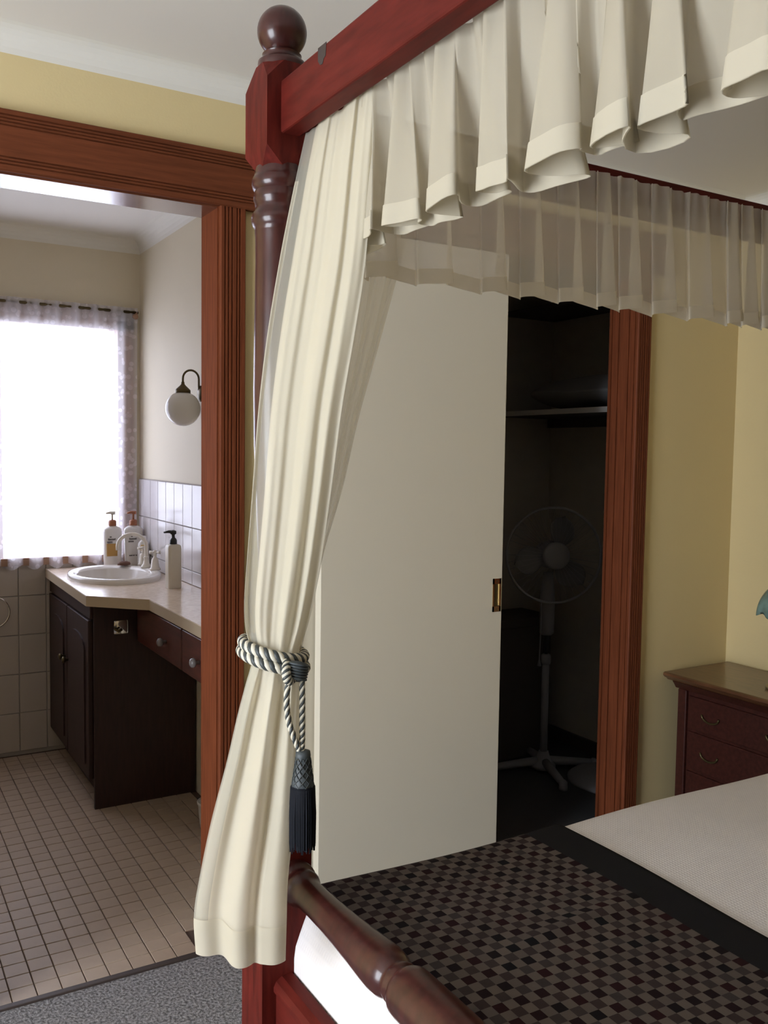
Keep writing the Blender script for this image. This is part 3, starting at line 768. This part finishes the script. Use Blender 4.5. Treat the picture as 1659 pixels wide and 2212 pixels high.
def bez(P, n_=40):
    P = [Vector(p) for p in P]; return [catmull(P, i/n_) for i in range(n_+1)]
rope(bez([(0.612, 1.335, 1.066), (0.603, 1.318, 1.058), (0.602, 1.313, 1.046), (0.609, 1.316, 1.040), (0.617, 1.321, 1.047)], 40), 0.0075, 4, 'rope_strand', 0)
rope(bez([(0.607, 1.318, 1.043), (0.6018, 1.313, 1.012), (0.6035, 1.311, 0.983), (0.610, 1.309, 0.957), (0.6205, 1.307, 0.930), (0.624, 1.306, 0.922)], 80), 0.0048, 5, 'rope_strand', 1)
rope(bez([(0.6315, 1.319, 1.044), (0.6300, 1.314, 1.01), (0.6285, 1.311, 0.975), (0.6275, 1.308, 0.945), (0.6255, 1.306, 0.922)], 80), 0.0048, 5, 'rope_strand', 0)
tcx, tcy = 0.6275, 1.304
b = NB(); lathe(b, [(0.004, 0.926), (0.0115, 0.925), (0.0125, 0.918), (0.0115, 0.912), (0.0128, 0.900), (0.0150, 0.885), (0.0178, 0.872), (0.0185, 0.866)], (tcx, tcy, 0), seg=28)
th = obj('tassel_head', b, 'knot', tie, True)
for s in (-1, 1):      # net of threads over the head
    bb = NB()
    for k in range(9):
        P = []
        for i in range(15):
            t = i/14; z = 0.916-0.05*t; r_ = 0.0120+0.0066*t; a = 2*PI*k/9+s*t*2.6
            P.append((tcx+r_*math.cos(a), tcy+r_*math.sin(a), z))
        tube(bb, P, 0.0009, 4)
    o = obj('net_thread', bb, 'rope_dark', th, True); o['kind'] = 'stuff'
b = NB(); rnd = random.Random(5)
lathe(b, [(0.012, 0.872), (0.0195, 0.868), (0.0205, 0.860), (0.0185, 0.853), (0.0185, 0.84), (0.0195, 0.80), (0.019, 0.778), (0.01, 0.776)], (tcx, tcy, 0), seg=28)
obj('tassel_collar', b, 'tassel', tie, True)
b = NB()
for k in range(150):
    a = 2*PI*k/150+rnd.uniform(-0.02, 0.02); r_ = 0.0205+rnd.uniform(-0.0015, 0.0012); z1 = 0.768+rnd.uniform(-0.008, 0.008)
    tube(b, [(tcx+0.0195*math.cos(a), tcy+0.0195*math.sin(a), 0.866), (tcx+r_*1.02*math.cos(a), tcy+r_*1.02*math.sin(a), 0.82), (tcx+r_*math.cos(a+0.02), tcy+r_*math.sin(a+0.02), z1)], 0.0010, 4)
o = obj('fringe', b, 'tassel', tie); o['kind'] = 'stuff'

# ================================================================== BATHROOM
VX, VY = 0.805, 3.535
van = thing('vanity_cabinet', 'dark timber vanity cabinet below the white basin by the window', 'cabinet', (1.0, 3.95, 0))
obj('body', bx(VX+0.004, BXR-0.008, VY+0.018, BY-0.014, 0.10, 0.70), 'vanity', van)
obj('side_panel', bx(VX, BXR-0.008, VY, VY+0.018, 0.0, 0.818, bev=0.002), 'vanity', van)
obj('toe_kick', bx(VX+0.05, BXR-0.01, VY+0.02, BY-0.014, 0.0, 0.10), 'vanity', van)
def cab_door(y0, y1):
    d_ = obj('door', bx(VX-0.016, VX+0.003, y0, y1, 0.115, 0.745, bev=0.003), 'vanity', van)
    # raised arched panel
    ins = 0.05; ym = (y0+y1)/2; hw = (y1-y0)/2-ins; pts = [(y0+ins, 0.165)]
    pts.append((y1-ins, 0.165))
    for i in range(13):
        a = PI*i/12; pts.append((ym+hw*math.cos(a), 0.62+0.055*math.sin(a)))
    bb = NB(); prism(bb, pts, 'x', VX-0.022, VX-0.015); obj('arched_panel', bb, 'vanity', d_)
    return d_
dA = cab_door(3.565, 3.955); dB = cab_door(3.965, 4.345)
for d_, yk in ((dA, 3.925), (dB, 3.995)):
    bb = NB(); lathe(bb, [(0.006, 0), (0.006, 0.012), (0.013, 0.016), (0.014, 0.024), (0.009, 0.029)], (VX-0.016, yk, 0.52), (-1, 0, 0), 16); obj('knob', bb, 'brass', d_, True)
obj('top_rail', bx(VX-0.012, VX+0.003, 3.55, 4.35, 0.752, 0.815, bev=0.002), 'vanity', van)
bb = NB(); box(bb, 0.879, 0.934, VY-0.006, VY, 0.688, 0.744, bev=0.006); hp = obj('chrome_plate', bb, 'chrome', van); autosmooth(hp); hp['label'] = 'square chrome plate on the side panel'
bb = NB(); tube(bb, [(0.885, VY-0.006, 0.716), (0.882, VY-0.022, 0.712), (0.892, VY-0.03, 0.706), (0.905, VY-0.028, 0.712)], 0.006, 10); obj('hook', bb, 'brass', hp, True)

drw = thing('dressing_table_drawers', 'dark red timber drawer unit under the narrow end of the counter', 'drawers', (1.09, 3.0, 0.66))
obj('carcass', bx(0.985, BXR-0.008, 2.50, VY-0.002, 0.655, 0.818), 'vanity', drw)
M['redwood'] = mat('red_drawer_timber', (0.085, 0.022, 0.015), 0.4, var=(12, 0.3, (6, 1, 6)))
for y0, y1, yk in ((2.96, 3.50, 3.123), (2.51, 2.95, 2.769)):
    f_ = obj('drawer', bx(0.962, 0.985, y0, y1, 0.662, 0.806, bev=0.004), 'redwood', drw)
    bb = NB(); lathe(bb, [(0.006, 0), (0.006, 0.012), (0.014, 0.016), (0.016, 0.022), (0.014, 0.030), (0.006, 0.034)], (0.962, yk, 0.730), (-1, 0, 0), 16); obj('glass_knob', bb, 'knobglass', f_, True)

# countertop: deep end for the basin, diagonal step, narrow dressing end
CT0, CT1 = 0.818, 0.858
poly = [(0.773, BY-0.014), (0.762, 3.47), (0.948, 3.285), (0.948, 2.495), (BXR-0.008, 2.495), (BXR-0.008, BY-0.014)]
bcx, bcy = 0.985, 3.94; SX, SY = 0.190, 0.265
hole = [(bcx+0.81*SX*math.cos(2*PI*k/48), bcy+0.81*SY*math.sin(2*PI*k/48)) for k in range(48)]
def plate(bm, outer, inner, z0, z1):
    """flat slab with a hole: both faces filled round the hole, walls inside and out"""
    rows = []
    for z in (z0, z1):
        O = [bm.verts.new((x, y, z)) for x, y in outer]; I = [bm.verts.new((x, y, z)) for x, y in inner]
        es = [bm.edges.new((L[i], L[(i+1) % len(L)])) for L in (O, I) for i in range(len(L))]
        bmesh.ops.triangle_fill(bm, edges=es, use_beauty=True); rows.append((O, I))
    for q in (0, 1):
        A, B = rows[0][q], rows[1][q]
        for i in range(len(A)): bm.faces.new((A[i], A[(i+1) % len(A)], B[(i+1) % len(A)], B[i]))
    bmesh.ops.recalc_face_normals(bm, faces=bm.faces); return bm
b = plate(NB(), poly, hole, CT0, CT1-0.002); ct = obj('countertop', b, 'counteredge', None, origin=(1.0, 3.4, CT0))
tag(ct, 'beige laminate bathroom countertop with a diagonal step in its front edge', 'countertop')
b = plate(NB(), [(0.7745, BY-0.014), (0.7635, 3.4705), (0.9495, 3.2855), (0.9495, 2.4965), (BXR-0.008, 2.4965), (BXR-0.008, BY-0.014)], hole, CT1-0.002, CT1); obj('top_sheet', b, 'counter', ct)
# basin
bas = thing('wash_basin', 'oval white ceramic basin set into the bathroom countertop', 'basin', (bcx, bcy, CT1))
pr_ = [(1.0, 0.0), (1.0, 0.012), (0.985, 0.020), (0.95, 0.023), (0.88, 0.022), (0.83, 0.018), (0.80, 0.010)]
b = NB(); lathe(b, [(r, z) for r, z in pr_], (bcx, bcy, CT1), seg=64, cap=False, sx=SX, sy=SY); rim = obj('rim', b, 'ceramic', bas, True)
b = NB(); lathe(b, [(0.80, 0.010), (0.785, -0.005), (0.76, -0.03), (0.70, -0.065), (0.58, -0.095), (0.40, -0.112), (0.02, -0.118)], (bcx, bcy, CT1), seg=64, cap=False, sx=SX, sy=SY); obj('bowl', b, 'ceramic', bas, True)
b = NB(); lathe(b, [(0.022, 0), (0.022, 0.003), (0.014, 0.004)], (bcx+0.0, bcy, CT1-0.118), seg=20); obj('drain', b, 'chrome', bas, True)
# tap set
fx, fy = 1.150, 4.03; fz0 = CT1+0.022
tap = thing('tap_set', 'ivory gooseneck tap with two cross handles behind the basin', 'tap', (fx, fy, fz0))
ddir = Vector((-0.80, 0.10, 0)).normalized()
path = [Vector((fx, fy, fz0)), Vector((fx, fy, fz0+0.06)), Vector((fx, fy, fz0+0.10))]
for i in range(1, 13):
    a = PI*i/12; path.append(Vector((fx, fy, fz0+0.10))+ddir*(0.062*(1-math.cos(a)))+Vector((0, 0, 0.052*math.sin(a))))
path.append(path[-1]+Vector((0, 0, -0.018)))
b = NB(); tube(b, path, 0.0085, 14); obj('spout', b, 'tap', tap, True)
b = NB(); lathe(b, [(0.024, 0), (0.023, 0.008), (0.014, 0.02), (0.011, 0.04), (0.013, 0.045), (0.010, 0.05)], (fx, fy, fz0), seg=24); obj('spout_base', b, 'tap', tap, True)
for dy in (0.095, -0.095):
    b = NB(); lathe(b, [(0.024, 0), (0.024, 0.006), (0.019, 0.012), (0.015, 0.045), (0.012, 0.052), (0.007, 0.056), (0.007, 0.07), (0.010, 0.074), (0.010, 0.082), (0.005, 0.087)], (fx+0.012, fy+dy, fz0), seg=20)
    v_ = obj('valve', b, 'tap', tap, True)
    for q in range(2):
        a = 0.5+q*PI/2; dv = Vector((math.cos(a), math.sin(a), 0))
        b = NB(); c_ = Vector((fx+0.012, fy+dy, fz0+0.078)); tube(b, [c_-dv*0.03, c_-dv*0.022, c_, c_+dv*0.022, c_+dv*0.03], [0.0065, 0.0045, 0.004, 0.0045, 0.0065], 10); obj('cross_handle', b, 'tap', v_, True)
# small soap
b = NB(); lathe(b, [(0.3, 0), (0.95, 0.003), (1.0, 0.009), (0.9, 0.016), (0.4, 0.020)], (1.075, 4.125, CT1+0.0235), seg=24, sx=0.030, sy=0.020)
tag(obj('soap_bar', b, 'soap', None, True, origin=(1.075, 4.125, CT1+0.0235)), 'small brown soap resting on the back rim of the basin', 'soap')

def rounded_bottle(bm, cx_, cy_, z0, prof, sx, sy, pw=3.0, seg=40):
    rings = []
    for r, z in prof:
        ring = []
        for k in range(seg):
            t = 2*PI*k/seg; c_, s_ = math.cos(t), math.sin(t)
            q = (abs(c_)**pw+abs(s_)**pw)**(-1/pw) if r > 0.45 else 1.0
            kx, ky = (sx, sy) if r > 0.45 else (max(sx, sy)*0 + 0.03, 0.03)
            ring.append(bm.verts.new((cx_+r*q*c_*kx, cy_+r*q*s_*ky, z0+z)))
        rings.append(ring)
    for A, B in zip(rings[:-1], rings[1:]):
        for k in range(seg): bm.faces.new((A[k], A[(k+1) % seg], B[(k+1) % seg], B[k]))
    bm.faces.new(rings[0][::-1]); bm.faces.new(rings[-1]); bmesh.ops.recalc_face_normals(bm, faces=bm.faces); return bm
def shampoo(cx_, cy_, label, gold, pump):
    t = thing('pump_bottle', label, 'bottle', (cx_, cy_, CT1), 'pump bottles by the bathroom window')
    b = NB(); rounded_bottle(b, cx_, cy_, CT1, [(0.86, 0), (0.90, 0.006), (0.96, 0.08), (1.0, 0.15), (1.0, 0.168), (0.96, 0.178), (0.80, 0.186), (0.5, 0.192), (0.40, 0.196)], 0.043, 0.026); autosmooth(obj('bottle_body', b, 'plastic', t), 60)
    b = NB(); lathe(b, [(0.017, 0.195), (0.018, 0.197), (0.018, 0.216), (0.012, 0.222)], (cx_, cy_, CT1), seg=20); cap_ = obj('collar', b, 'orange_plastic', t, True)
    b = NB(); tube(b, [(cx_, cy_, CT1+0.22), (cx_, cy_, CT1+0.245), (cx_, cy_, CT1+0.252)], [0.0045, 0.0045, 0.011], 10); obj('pump_stem', b, pump, t, True)
    b = NB(); tube(b, [(cx_+0.012, cy_, CT1+0.254), (cx_-0.01, cy_, CT1+0.256), (cx_-0.030, cy_-0.004, CT1+0.253)], [0.008, 0.007, 0.004], 10); obj('pump_nozzle', b, pump, t, True)
    yl = cy_-0.0272
    def lab(x0, x1, z0, z1, m_, nm):
        obj(nm, bx(cx_+x0, cx_+x1, yl-0.0010, yl+0.004, CT1+z0, CT1+z1), m_, t)
    if gold: lab(-0.032, 0.016, 0.055, 0.113, 'gold', 'gold_label')
    for i, xx in enumerate((-0.026, -0.021, -0.016, -0.011, -0.006, -0.001, 0.004)): lab(xx, xx+0.0038, 0.129, 0.136+0.0015*(i in (0, 6)), 'ink', 'printed_mark')
    lab(-0.030, -0.006, 0.117, 0.1235, 'ink', 'printed_mark')
    lab(-0.018, -0.010, 0.142, 0.1475, 'ink', 'printed_mark')
    if not gold:
        for i, xx in enumerate((-0.026, -0.018, -0.008, 0.004)): lab(xx, xx+0.006, 0.052, 0.057, 'ink', 'printed_mark')
    return t
shampoo(1.060, 4.272, 'white pump bottle with a gold label, left of the pair by the window', True, 'cream_plastic')
shampoo(1.157, 4.268, 'white pump bottle with grey print only, right of the pair behind the tap', False, 'orange_plastic')
# squat hand wash bottle behind the tap
t = thing('hand_wash_bottle', 'small clear-white bottle with yellow and orange label behind the tap', 'bottle', (1.178, 4.17, CT1))
b = NB(); rounded_bottle(b, 1.178, 4.17, CT1, [(0.9, 0), (1.0, 0.006), (1.0, 0.10), (0.92, 0.118), (0.6, 0.128), (0.42, 0.132)], 0.026, 0.020); autosmooth(obj('bottle_body', b, 'plastic', t), 60)
obj('yellow_label', bx(1.160, 1.186, 4.1485, 4.153, CT1+0.085, CT1+0.112), 'yellow', t)
obj('printed_band', bx(1.160, 1.184, 4.148, 4.153, CT1+0.072, CT1+0.080), 'ink', t)
b = NB(); prism(b, [(1.166, CT1+0.02), (1.184, CT1+0.02), (1.186, CT1+0.033), (1.175, CT1+0.052), (1.165, CT1+0.035)], 'y', 4.1485, 4.153); obj('orange_drop', b, 'gold', t)
b = NB(); lathe(b, [(0.011, 0.130), (0.012, 0.132), (0.012, 0.15), (0.009, 0.152)], (1.178, 4.17, CT1), seg=16); obj('cap', b, 'plastic', t, True)
# lotion dispenser with black pump
t = thing('lotion_dispenser', 'square cream dispenser with a black pump nearest the door jamb', 'dispenser', (1.115, 3.525, CT1))
b = NB(); rounded_bottle(b, 1.115, 3.525, CT1, [(0.93, 0.0), (1.0, 0.004), (1.0, 0.16), (0.95, 0.170), (0.8, 0.175), (0.5, 0.177)], 0.0275, 0.0275, 6.0, 48); autosmooth(obj('bottle_body', b, 'cream_plastic', t), 50)
b = NB(); lathe(b, [(0.014, 0.176), (0.0145, 0.178), (0.0145, 0.192), (0.011, 0.199), (0.0065, 0.203), (0.006, 0.214), (0.012, 0.218), (0.012, 0.228), (0.009, 0.231)], (1.115, 3.525, CT1), seg=20); obj('pump', b, 'black_plastic', t, True)
b = NB(); tube(b, [(1.120, 3.525, CT1+0.225), (1.098, 3.533, CT1+0.226), (1.080, 3.540, CT1+0.223)], [0.008, 0.006, 0.003], 10); obj('nozzle', b, 'black_plastic', t, True)

# wall sconce
sx_, sy_, sz_ = 1.143, 3.49, 1.573
t = thing('wall_sconce', 'white opal globe lamp on a brass swan-neck arm beside the bathroom window', 'wall lamp', (BXR, sy_, 1.64))
b = NB(); prof = [(0.028*1.0, 0.062)]
for i in range(17):
    a = math.radians(66)-math.radians(156)*i/16; prof.append((0.0685*math.cos(a), 0.0685*math.sin(a)))
prof = [(r, z) for r, z in reversed(prof)]
lathe(b, prof, (sx_, sy_, sz_), seg=40); obj('globe', b, 'globe', t, True)
b = NB(); lathe(b, [(0.030, 0.058), (0.030, 0.072), (0.027, 0.076), (0.012, 0.090), (0.007, 0.096), (0.006, 0.105)], (sx_, sy_, sz_), seg=28); obj('gallery', b, 'brass', t, True)
pts = [(sx_, sy_, sz_+0.10), (sx_, sy_, sz_+0.118)]
xw = BXR-0.010
for i in range(1, 13):
    a = PI-PI*i/12; rr = (xw-sx_)/2; pts.append((sx_+rr+rr*math.cos(a), sy_, sz_+0.118+rr*math.sin(a)*1.05))
pts += [(xw, sy_, sz_+0.09), (xw+0.002, sy_, sz_+0.066)]
b = NB(); tube(b, pts, 0.0042, 12); obj('swan_neck_arm', b, 'brass', t, True)
b = NB(); lathe(b, [(0.032, 0), (0.032, 0.004), (0.022, 0.010), (0.008, 0.013)], (BXR-0.0005, sy_, sz_+0.062), (-1, 0, 0), 28); obj('back_plate', b, 'brass', t, True)
# towel ring on the tiled wall
t = thing('towel_ring', 'chrome towel ring on the grey tiled wall left of the vanity', 'towel ring', (0.545, BY-0.012, 0.745))
b = NB(); tube(b, [(0.545+0.070*math.cos(2*PI*i/40), BY-0.035, 0.673+0.070*math.sin(2*PI*i/40)) for i in range(40)], 0.004, 8, closed=True); obj('ring', b, 'chrome', t, True)
b = NB(); lathe(b, [(0.022, 0), (0.022, 0.006), (0.010, 0.012), (0.008, 0.030)], (0.545, BY-0.012, 0.745), (0, -1, 0), 20); obj('mount', b, 'chrome', t, True)
# waste bin peeping past the jamb
t = thing('waste_bin', 'white waste bin peeping past the doorway jamb on the tiles', 'bin', (1.148, 3.16, 0.003))
b = NB(); lathe(b, [(0.042, 0.003), (0.045, 0.008), (0.050, 0.05), (0.054, 0.098), (0.056, 0.10), (0.052, 0.10), (0.047, 0.02)], (1.148, 3.16, 0), seg=32, cap=False); obj('tub', b, 'plastic', t, True)
b = NB(); lathe(b, [(0.057, 0.098), (0.0575, 0.104), (0.055, 0.107)], (1.148, 3.16, 0), seg=32, cap=False); obj('lip', b, 'plastic', t, True)

# lace window curtain on a rod
lc = thing('lace_curtain', 'white lace curtain drawn across the bright bathroom window', 'curtain', (0.6, BY-0.04, 0.9))
def lace(u, v):
    x = -0.10+1.295*u
    a = 0.006+0.010*v
    yy = BY-0.038-a*math.sin(2*PI*(13*u+0.25*math.sin(9*u)))-0.004*math.sin(2*PI*31*u)*(1-v)
    zt = 2.075; z = zt-(1.205+0.010*math.sin(2*PI*13*u))*v
    if v < 0.035: yy += 0.0
    return Vector((x-0.010*v*smooth_step(0.8, 1.0, u), yy, z))
obj('lace_panel', grid(NB(), lace, 380, 50), 'lace', lc, True)
obj('rod_pocket', grid(NB(), lambda u, v: lace(u, v*0.055)+Vector((0, -0.004, 0)), 380, 4), M['lace'], lc, True)
b = NB(); tube(b, [(-0.12, BY-0.036, 2.055), (1.200, BY-0.036, 2.055)], 0.007, 10); obj('rod', b, 'brass', lc, True)
b = NB(); lathe(b, [(0.006, 0), (0.013, 0.004), (0.013, 0.014), (0.004, 0.017)], (1.185, BY-0.036, 2.035), (0, -1, 0), 12); tube(b, [(1.19, BY-0.001, 2.05), (1.19, BY-0.05, 2.05)], 0.005, 8); obj('bracket', b, 'winframe', lc, True)

# ================================================================== WARDROBE CONTENTS
t = thing('wardrobe_shelf', 'white-edged shelf on the inner side wall of the dark wardrobe', 'shelf', (2.8, 3.0, 1.59))
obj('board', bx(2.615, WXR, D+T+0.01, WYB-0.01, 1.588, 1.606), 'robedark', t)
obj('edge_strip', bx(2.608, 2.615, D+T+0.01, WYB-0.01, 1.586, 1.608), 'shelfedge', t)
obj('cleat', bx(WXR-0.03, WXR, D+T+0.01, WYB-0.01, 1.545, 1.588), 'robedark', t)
tag(obj('upper_shelf', bx(2.70, WXR, D+T+0.01, WYB-0.01, 2.065, 2.085, bev=0.002), 'robedark', None, origin=(2.85, 3.0, 2.065)), 'dark upper shelf near the top of the wardrobe', 'shelf')
def cushion(bm, c, hx, hy, hz, n=20):
    def f_(u, v):
        th = 2*PI*u; ph = PI*(v-0.5)
        c_, s_ = math.cos(th), math.sin(th); e = 0.45
        sx2 = math.copysign(abs(c_)**e, c_); sy2 = math.copysign(abs(s_)**e, s_)
        r = math.copysign(abs(math.cos(ph))**0.55, math.cos(ph))
        pin = 1-0.10*(abs(sx2*sy2))**0
        zz = math.sin(ph)*hz*(1-0.72*max(abs(sx2), abs(sy2))**2*r**4)
        return Vector((c[0]+sx2*r*hx, c[1]+sy2*r*hy, c[2]+zz+0.006*math.sin(7*sx2*r+3*sy2*r)))
    grid(bm, f_, n*2, n, closed=True); bmesh.ops.remove_doubles(bm, verts=bm.verts, dist=1e-5); return bm
b = NB(); cushion(b, (2.80, 2.90, 1.682), 0.19, 0.32, 0.068)
tag(obj('spare_pillow', b, 'pillow', None, True, origin=(2.80, 2.90, 1.607)), 'pale spare pillow lying on the white-edged wardrobe shelf', 'pillow')
# dark blankets stacked on the inner left
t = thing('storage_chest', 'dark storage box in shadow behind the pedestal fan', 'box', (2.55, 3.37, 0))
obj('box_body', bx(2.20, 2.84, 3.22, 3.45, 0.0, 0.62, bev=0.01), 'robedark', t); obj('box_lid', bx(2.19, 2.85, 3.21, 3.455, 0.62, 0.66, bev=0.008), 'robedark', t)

def fan(cx_, cy_, head_z, face, label, cross=True, r=0.205, ringmat='fanwhite'):
    t = thing('pedestal_fan', label, 'fan', (cx_, cy_, 0), 'fans stored in the wardrobe')
    n_ = Vector((math.cos(face), math.sin(face), 0.06)).normalized(); a_, b_ = frame_for(n_)
    hc = Vector((cx_, cy_, head_z))+n_*0.10
    if cross:
        base = obj('base', lathe(NB(), [(0.055, 0.015), (0.055, 0.03), (0.03, 0.06), (0.022, 0.09)], (cx_, cy_, 0.0), seg=20), 'fanwhite', t, True)
        for k in range(4):
            an = -0.35+k*PI/2; dv = Vector((math.cos(an), math.sin(an), 0)); s_ = Vector((-dv.y, dv.x, 0))
            bb = NB(); c0 = Vector((cx_, cy_, 0))
            tube(bb, [c0+dv*0.03+Vector((0, 0, 0.045)), c0+dv*0.13+Vector((0, 0, 0.036)), c0+dv*0.235+Vector((0, 0, 0.026))], [0.020, 0.018, 0.015], 10); lg = obj('foot', bb, 'fanwhite', base, True)
            bb = NB(); lathe(bb, [(0.018, 0.0), (0.019, 0.01), (0.017, 0.035), (0.008, 0.044)], c0+dv*0.24, seg=12); obj('end_cap', bb, 'fanwhite', base, True)
    else:
        obj('base', lathe(NB(), [(0.19, 0.0), (0.192, 0.012), (0.17, 0.028), (0.08, 0.045), (0.025, 0.06)], (cx_, cy_, 0.0), seg=36), 'fanwhite', t, True)
    mid = head_z-0.46
    bb = NB(); tube(bb, [(cx_, cy_, 0.05), (cx_, cy_, mid)], 0.0165, 14); obj('lower_pole', bb, 'fanwhite', t, True)
    bb = NB(); tube(bb, [(cx_, cy_, mid-0.01), (cx_, cy_, head_z-0.20)], 0.009, 12); obj('upper_pole', bb, 'fanmetal', t, True)
    bb = NB(); lathe(bb, [(0.020, mid-0.03), (0.022, mid-0.02), (0.022, mid+0.008), (0.014, mid+0.015)], (cx_, cy_, 0), seg=16); obj('height_collar', bb, 'fanwhite', t, True)
    bb = NB(); lathe(bb, [(0.022, head_z-0.36), (0.032, head_z-0.35), (0.034, head_z-0.22), (0.03, head_z-0.16), (0.022, head_z-0.08)], (cx_, cy_, 0), seg=20); obj('control_neck', bb, 'fanwhite', t, True)
    bb = NB(); lathe(bb, [(0.03, -0.16), (0.055, -0.14), (0.062, -0.08), (0.06, -0.04)], hc, n_, 24); obj('motor_housing', bb, 'fanwhite', t, True)
    ring = NB()
    tube(ring, [hc+(a_*math.cos(2*PI*i/56)+b_*math.sin(2*PI*i/56))*r for i in range(56)], 0.006, 8, closed=True)
    gd = obj('guard_ring', ring, ringmat, t, True)
    wires = NB()
    for i in range(40):
        q = 2*PI*i/40; dv = a_*math.cos(q)+b_*math.sin(q)
        tube(wires, [hc+dv*0.05+n_*0.045, hc+dv*r*0.7+n_*0.035, hc+dv*r], 0.0006, 4)
        tube(wires, [hc+dv*0.05-n_*0.05, hc+dv*r*0.7-n_*0.04, hc+dv*r], 0.0006, 4)
    o_ = obj('guard_wires', wires, 'fanwhite', gd); o_['kind'] = 'stuff'
    bb = NB(); lathe(bb, [(0.058, 0.038), (0.058, 0.05), (0.05, 0.056), (0.02, 0.058)], hc, n_, 28); obj('badge_cap', bb, 'fanwhite', t, True)
    for k in range(3):
        bb = NB(); q0 = 2.2+k*2*PI/3
        def f_(u, v, q0=q0):
            rad = 0.035+(r*0.86-0.035)*v; wv = 0.62*math.sin(PI*min(1, v*0.9+0.12))**0.6
            q = q0+(u-0.5)*2*wv*0.9; q += 0.15*v
            return hc+(a_*math.cos(q)+b_*math.sin(q))*rad+n_*(0.016*(u-0.5)*2)
        grid(bb, f_, 10, 10)
        ex_ = bmesh.ops.extrude_face_region(bb, geom=list(bb.faces))
        for v in [g_ for g_ in ex_['geom'] if isinstance(g_, bmesh.types.BMVert)]: v.co += n_*0.002
        obj('blade', bb, 'fanblade', t, True)
    if cross:
        bb = NB(); tube(bb, [(cx_-0.05, cy_-0.02, head_z-0.2), (cx_-0.052, cy_-0.02, head_z-0.35), (cx_-0.055, cy_-0.02, head_z-0.46), (cx_-0.055, cy_-0.02, head_z-0.49)], [0.003, 0.003, 0.003, 0.010], 6); obj('power_cord', bb, 'fanwhite', t, True)
    return t
fan(2.655, 3.045, 0.975, math.radians(-118), 'white pedestal fan with cross base inside the wardrobe opening')
fan(2.835, 2.80, 0.86, math.radians(-75), 'round-based white fan mostly hidden by the wardrobe jamb', cross=False, r=0.165)

# ================================================================== BEDSIDE CHEST AND LAMP
t = thing('bedside_chest', 'dark timber bedside chest of drawers in the corner beside the bed', 'chest of drawers', (2.83, 2.05, 0))
bx0, bx1, by0, by1 = 2.665, 2.985, 1.74, 2.31
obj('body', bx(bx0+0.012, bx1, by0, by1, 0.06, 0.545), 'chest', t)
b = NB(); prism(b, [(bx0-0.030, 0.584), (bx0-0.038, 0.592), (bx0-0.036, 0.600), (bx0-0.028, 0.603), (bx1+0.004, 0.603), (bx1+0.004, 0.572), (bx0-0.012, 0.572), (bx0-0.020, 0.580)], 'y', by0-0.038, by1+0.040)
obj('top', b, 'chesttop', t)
b = NB(); prism(b, [(bx0-0.016, 0.572), (bx0-0.006, 0.560), (bx0+0.004, 0.545), (bx1, 0.545), (bx1, 0.572)], 'y', by0-0.014, by1+0.014); obj('frieze_moulding', b, 'chest', t)
for yy in (by0+0.012, by1-0.028):
    obj('pilaster', bx(bx0, bx0+0.02, yy-0.012, yy+0.028, 0.06, 0.545, bev=0.004), 'chest', t)
for k, (z0, z1) in enumerate(((0.405, 0.528), (0.255, 0.395), (0.095, 0.245))):
    dr_ = obj('drawer', bx(bx0+0.004, bx0+0.02, by0+0.045, by1-0.045, z0, z1, bev=0.004), 'chest', t)
    for yh in (by0+0.15, by1-0.15):
        bb = NB(); zc = (z0+z1)/2; tube(bb, [(bx0, yh+0.038*math.cos(q), zc+0.006-0.024*math.sin(q)) for q in [PI*i/10 for i in range(11)]], 0.004, 8)
        h_ = obj('bail_handle', bb, 'brass', dr_, True)
obj('plinth', bx(bx0-0.008, bx1, by0-0.008, by1+0.008, 0.0, 0.06, bev=0.004), 'chest', t)

lx, ly, lz = 2.81, 1.965, 0.603
t = thing('bedside_lamp', 'small lamp with green-blue glass shade standing on the bedside chest', 'lamp', (lx, ly, lz))
b = NB(); lathe(b, [(0.062, 0.0), (0.064, 0.008), (0.050, 0.020), (0.028, 0.030), (0.014, 0.045), (0.011, 0.10), (0.016, 0.13), (0.010, 0.16), (0.009, 0.28)], (lx, ly, lz), seg=28); obj('lamp_base', b, 'lampbase', t, True)
def shade_f(u, v):
    a = 2*PI*u; r_ = 0.020+0.080*math.sin(PI/2*min(1, v*1.02))**0.9; z = 0.375-0.110*v**1.5
    fl_ = 1+0.05*v*v*math.cos(8*a); zz = z-0.006*v*v*math.cos(8*a)
    return Vector((lx+r_*fl_*math.cos(a), ly+r_*fl_*math.sin(a), lz+zz))
b = grid(NB(), shade_f, 96, 16, closed=True); ex_ = bmesh.ops.extrude_face_region(b, geom=list(b.faces))
for v in [g_ for g_ in ex_['geom'] if isinstance(g_, bmesh.types.BMVert)]: v.co.z -= 0.003
obj('lamp_shade', b, 'shade_green', t, True)
b = NB(); lathe(b, [(0.008, 0.265), (0.013, 0.275), (0.013, 0.345), (0.02, 0.375), (0.006, 0.387), (0.003, 0.40)], (lx, ly, lz), seg=16); obj('lamp_holder', b, 'goldbrass', t, True)
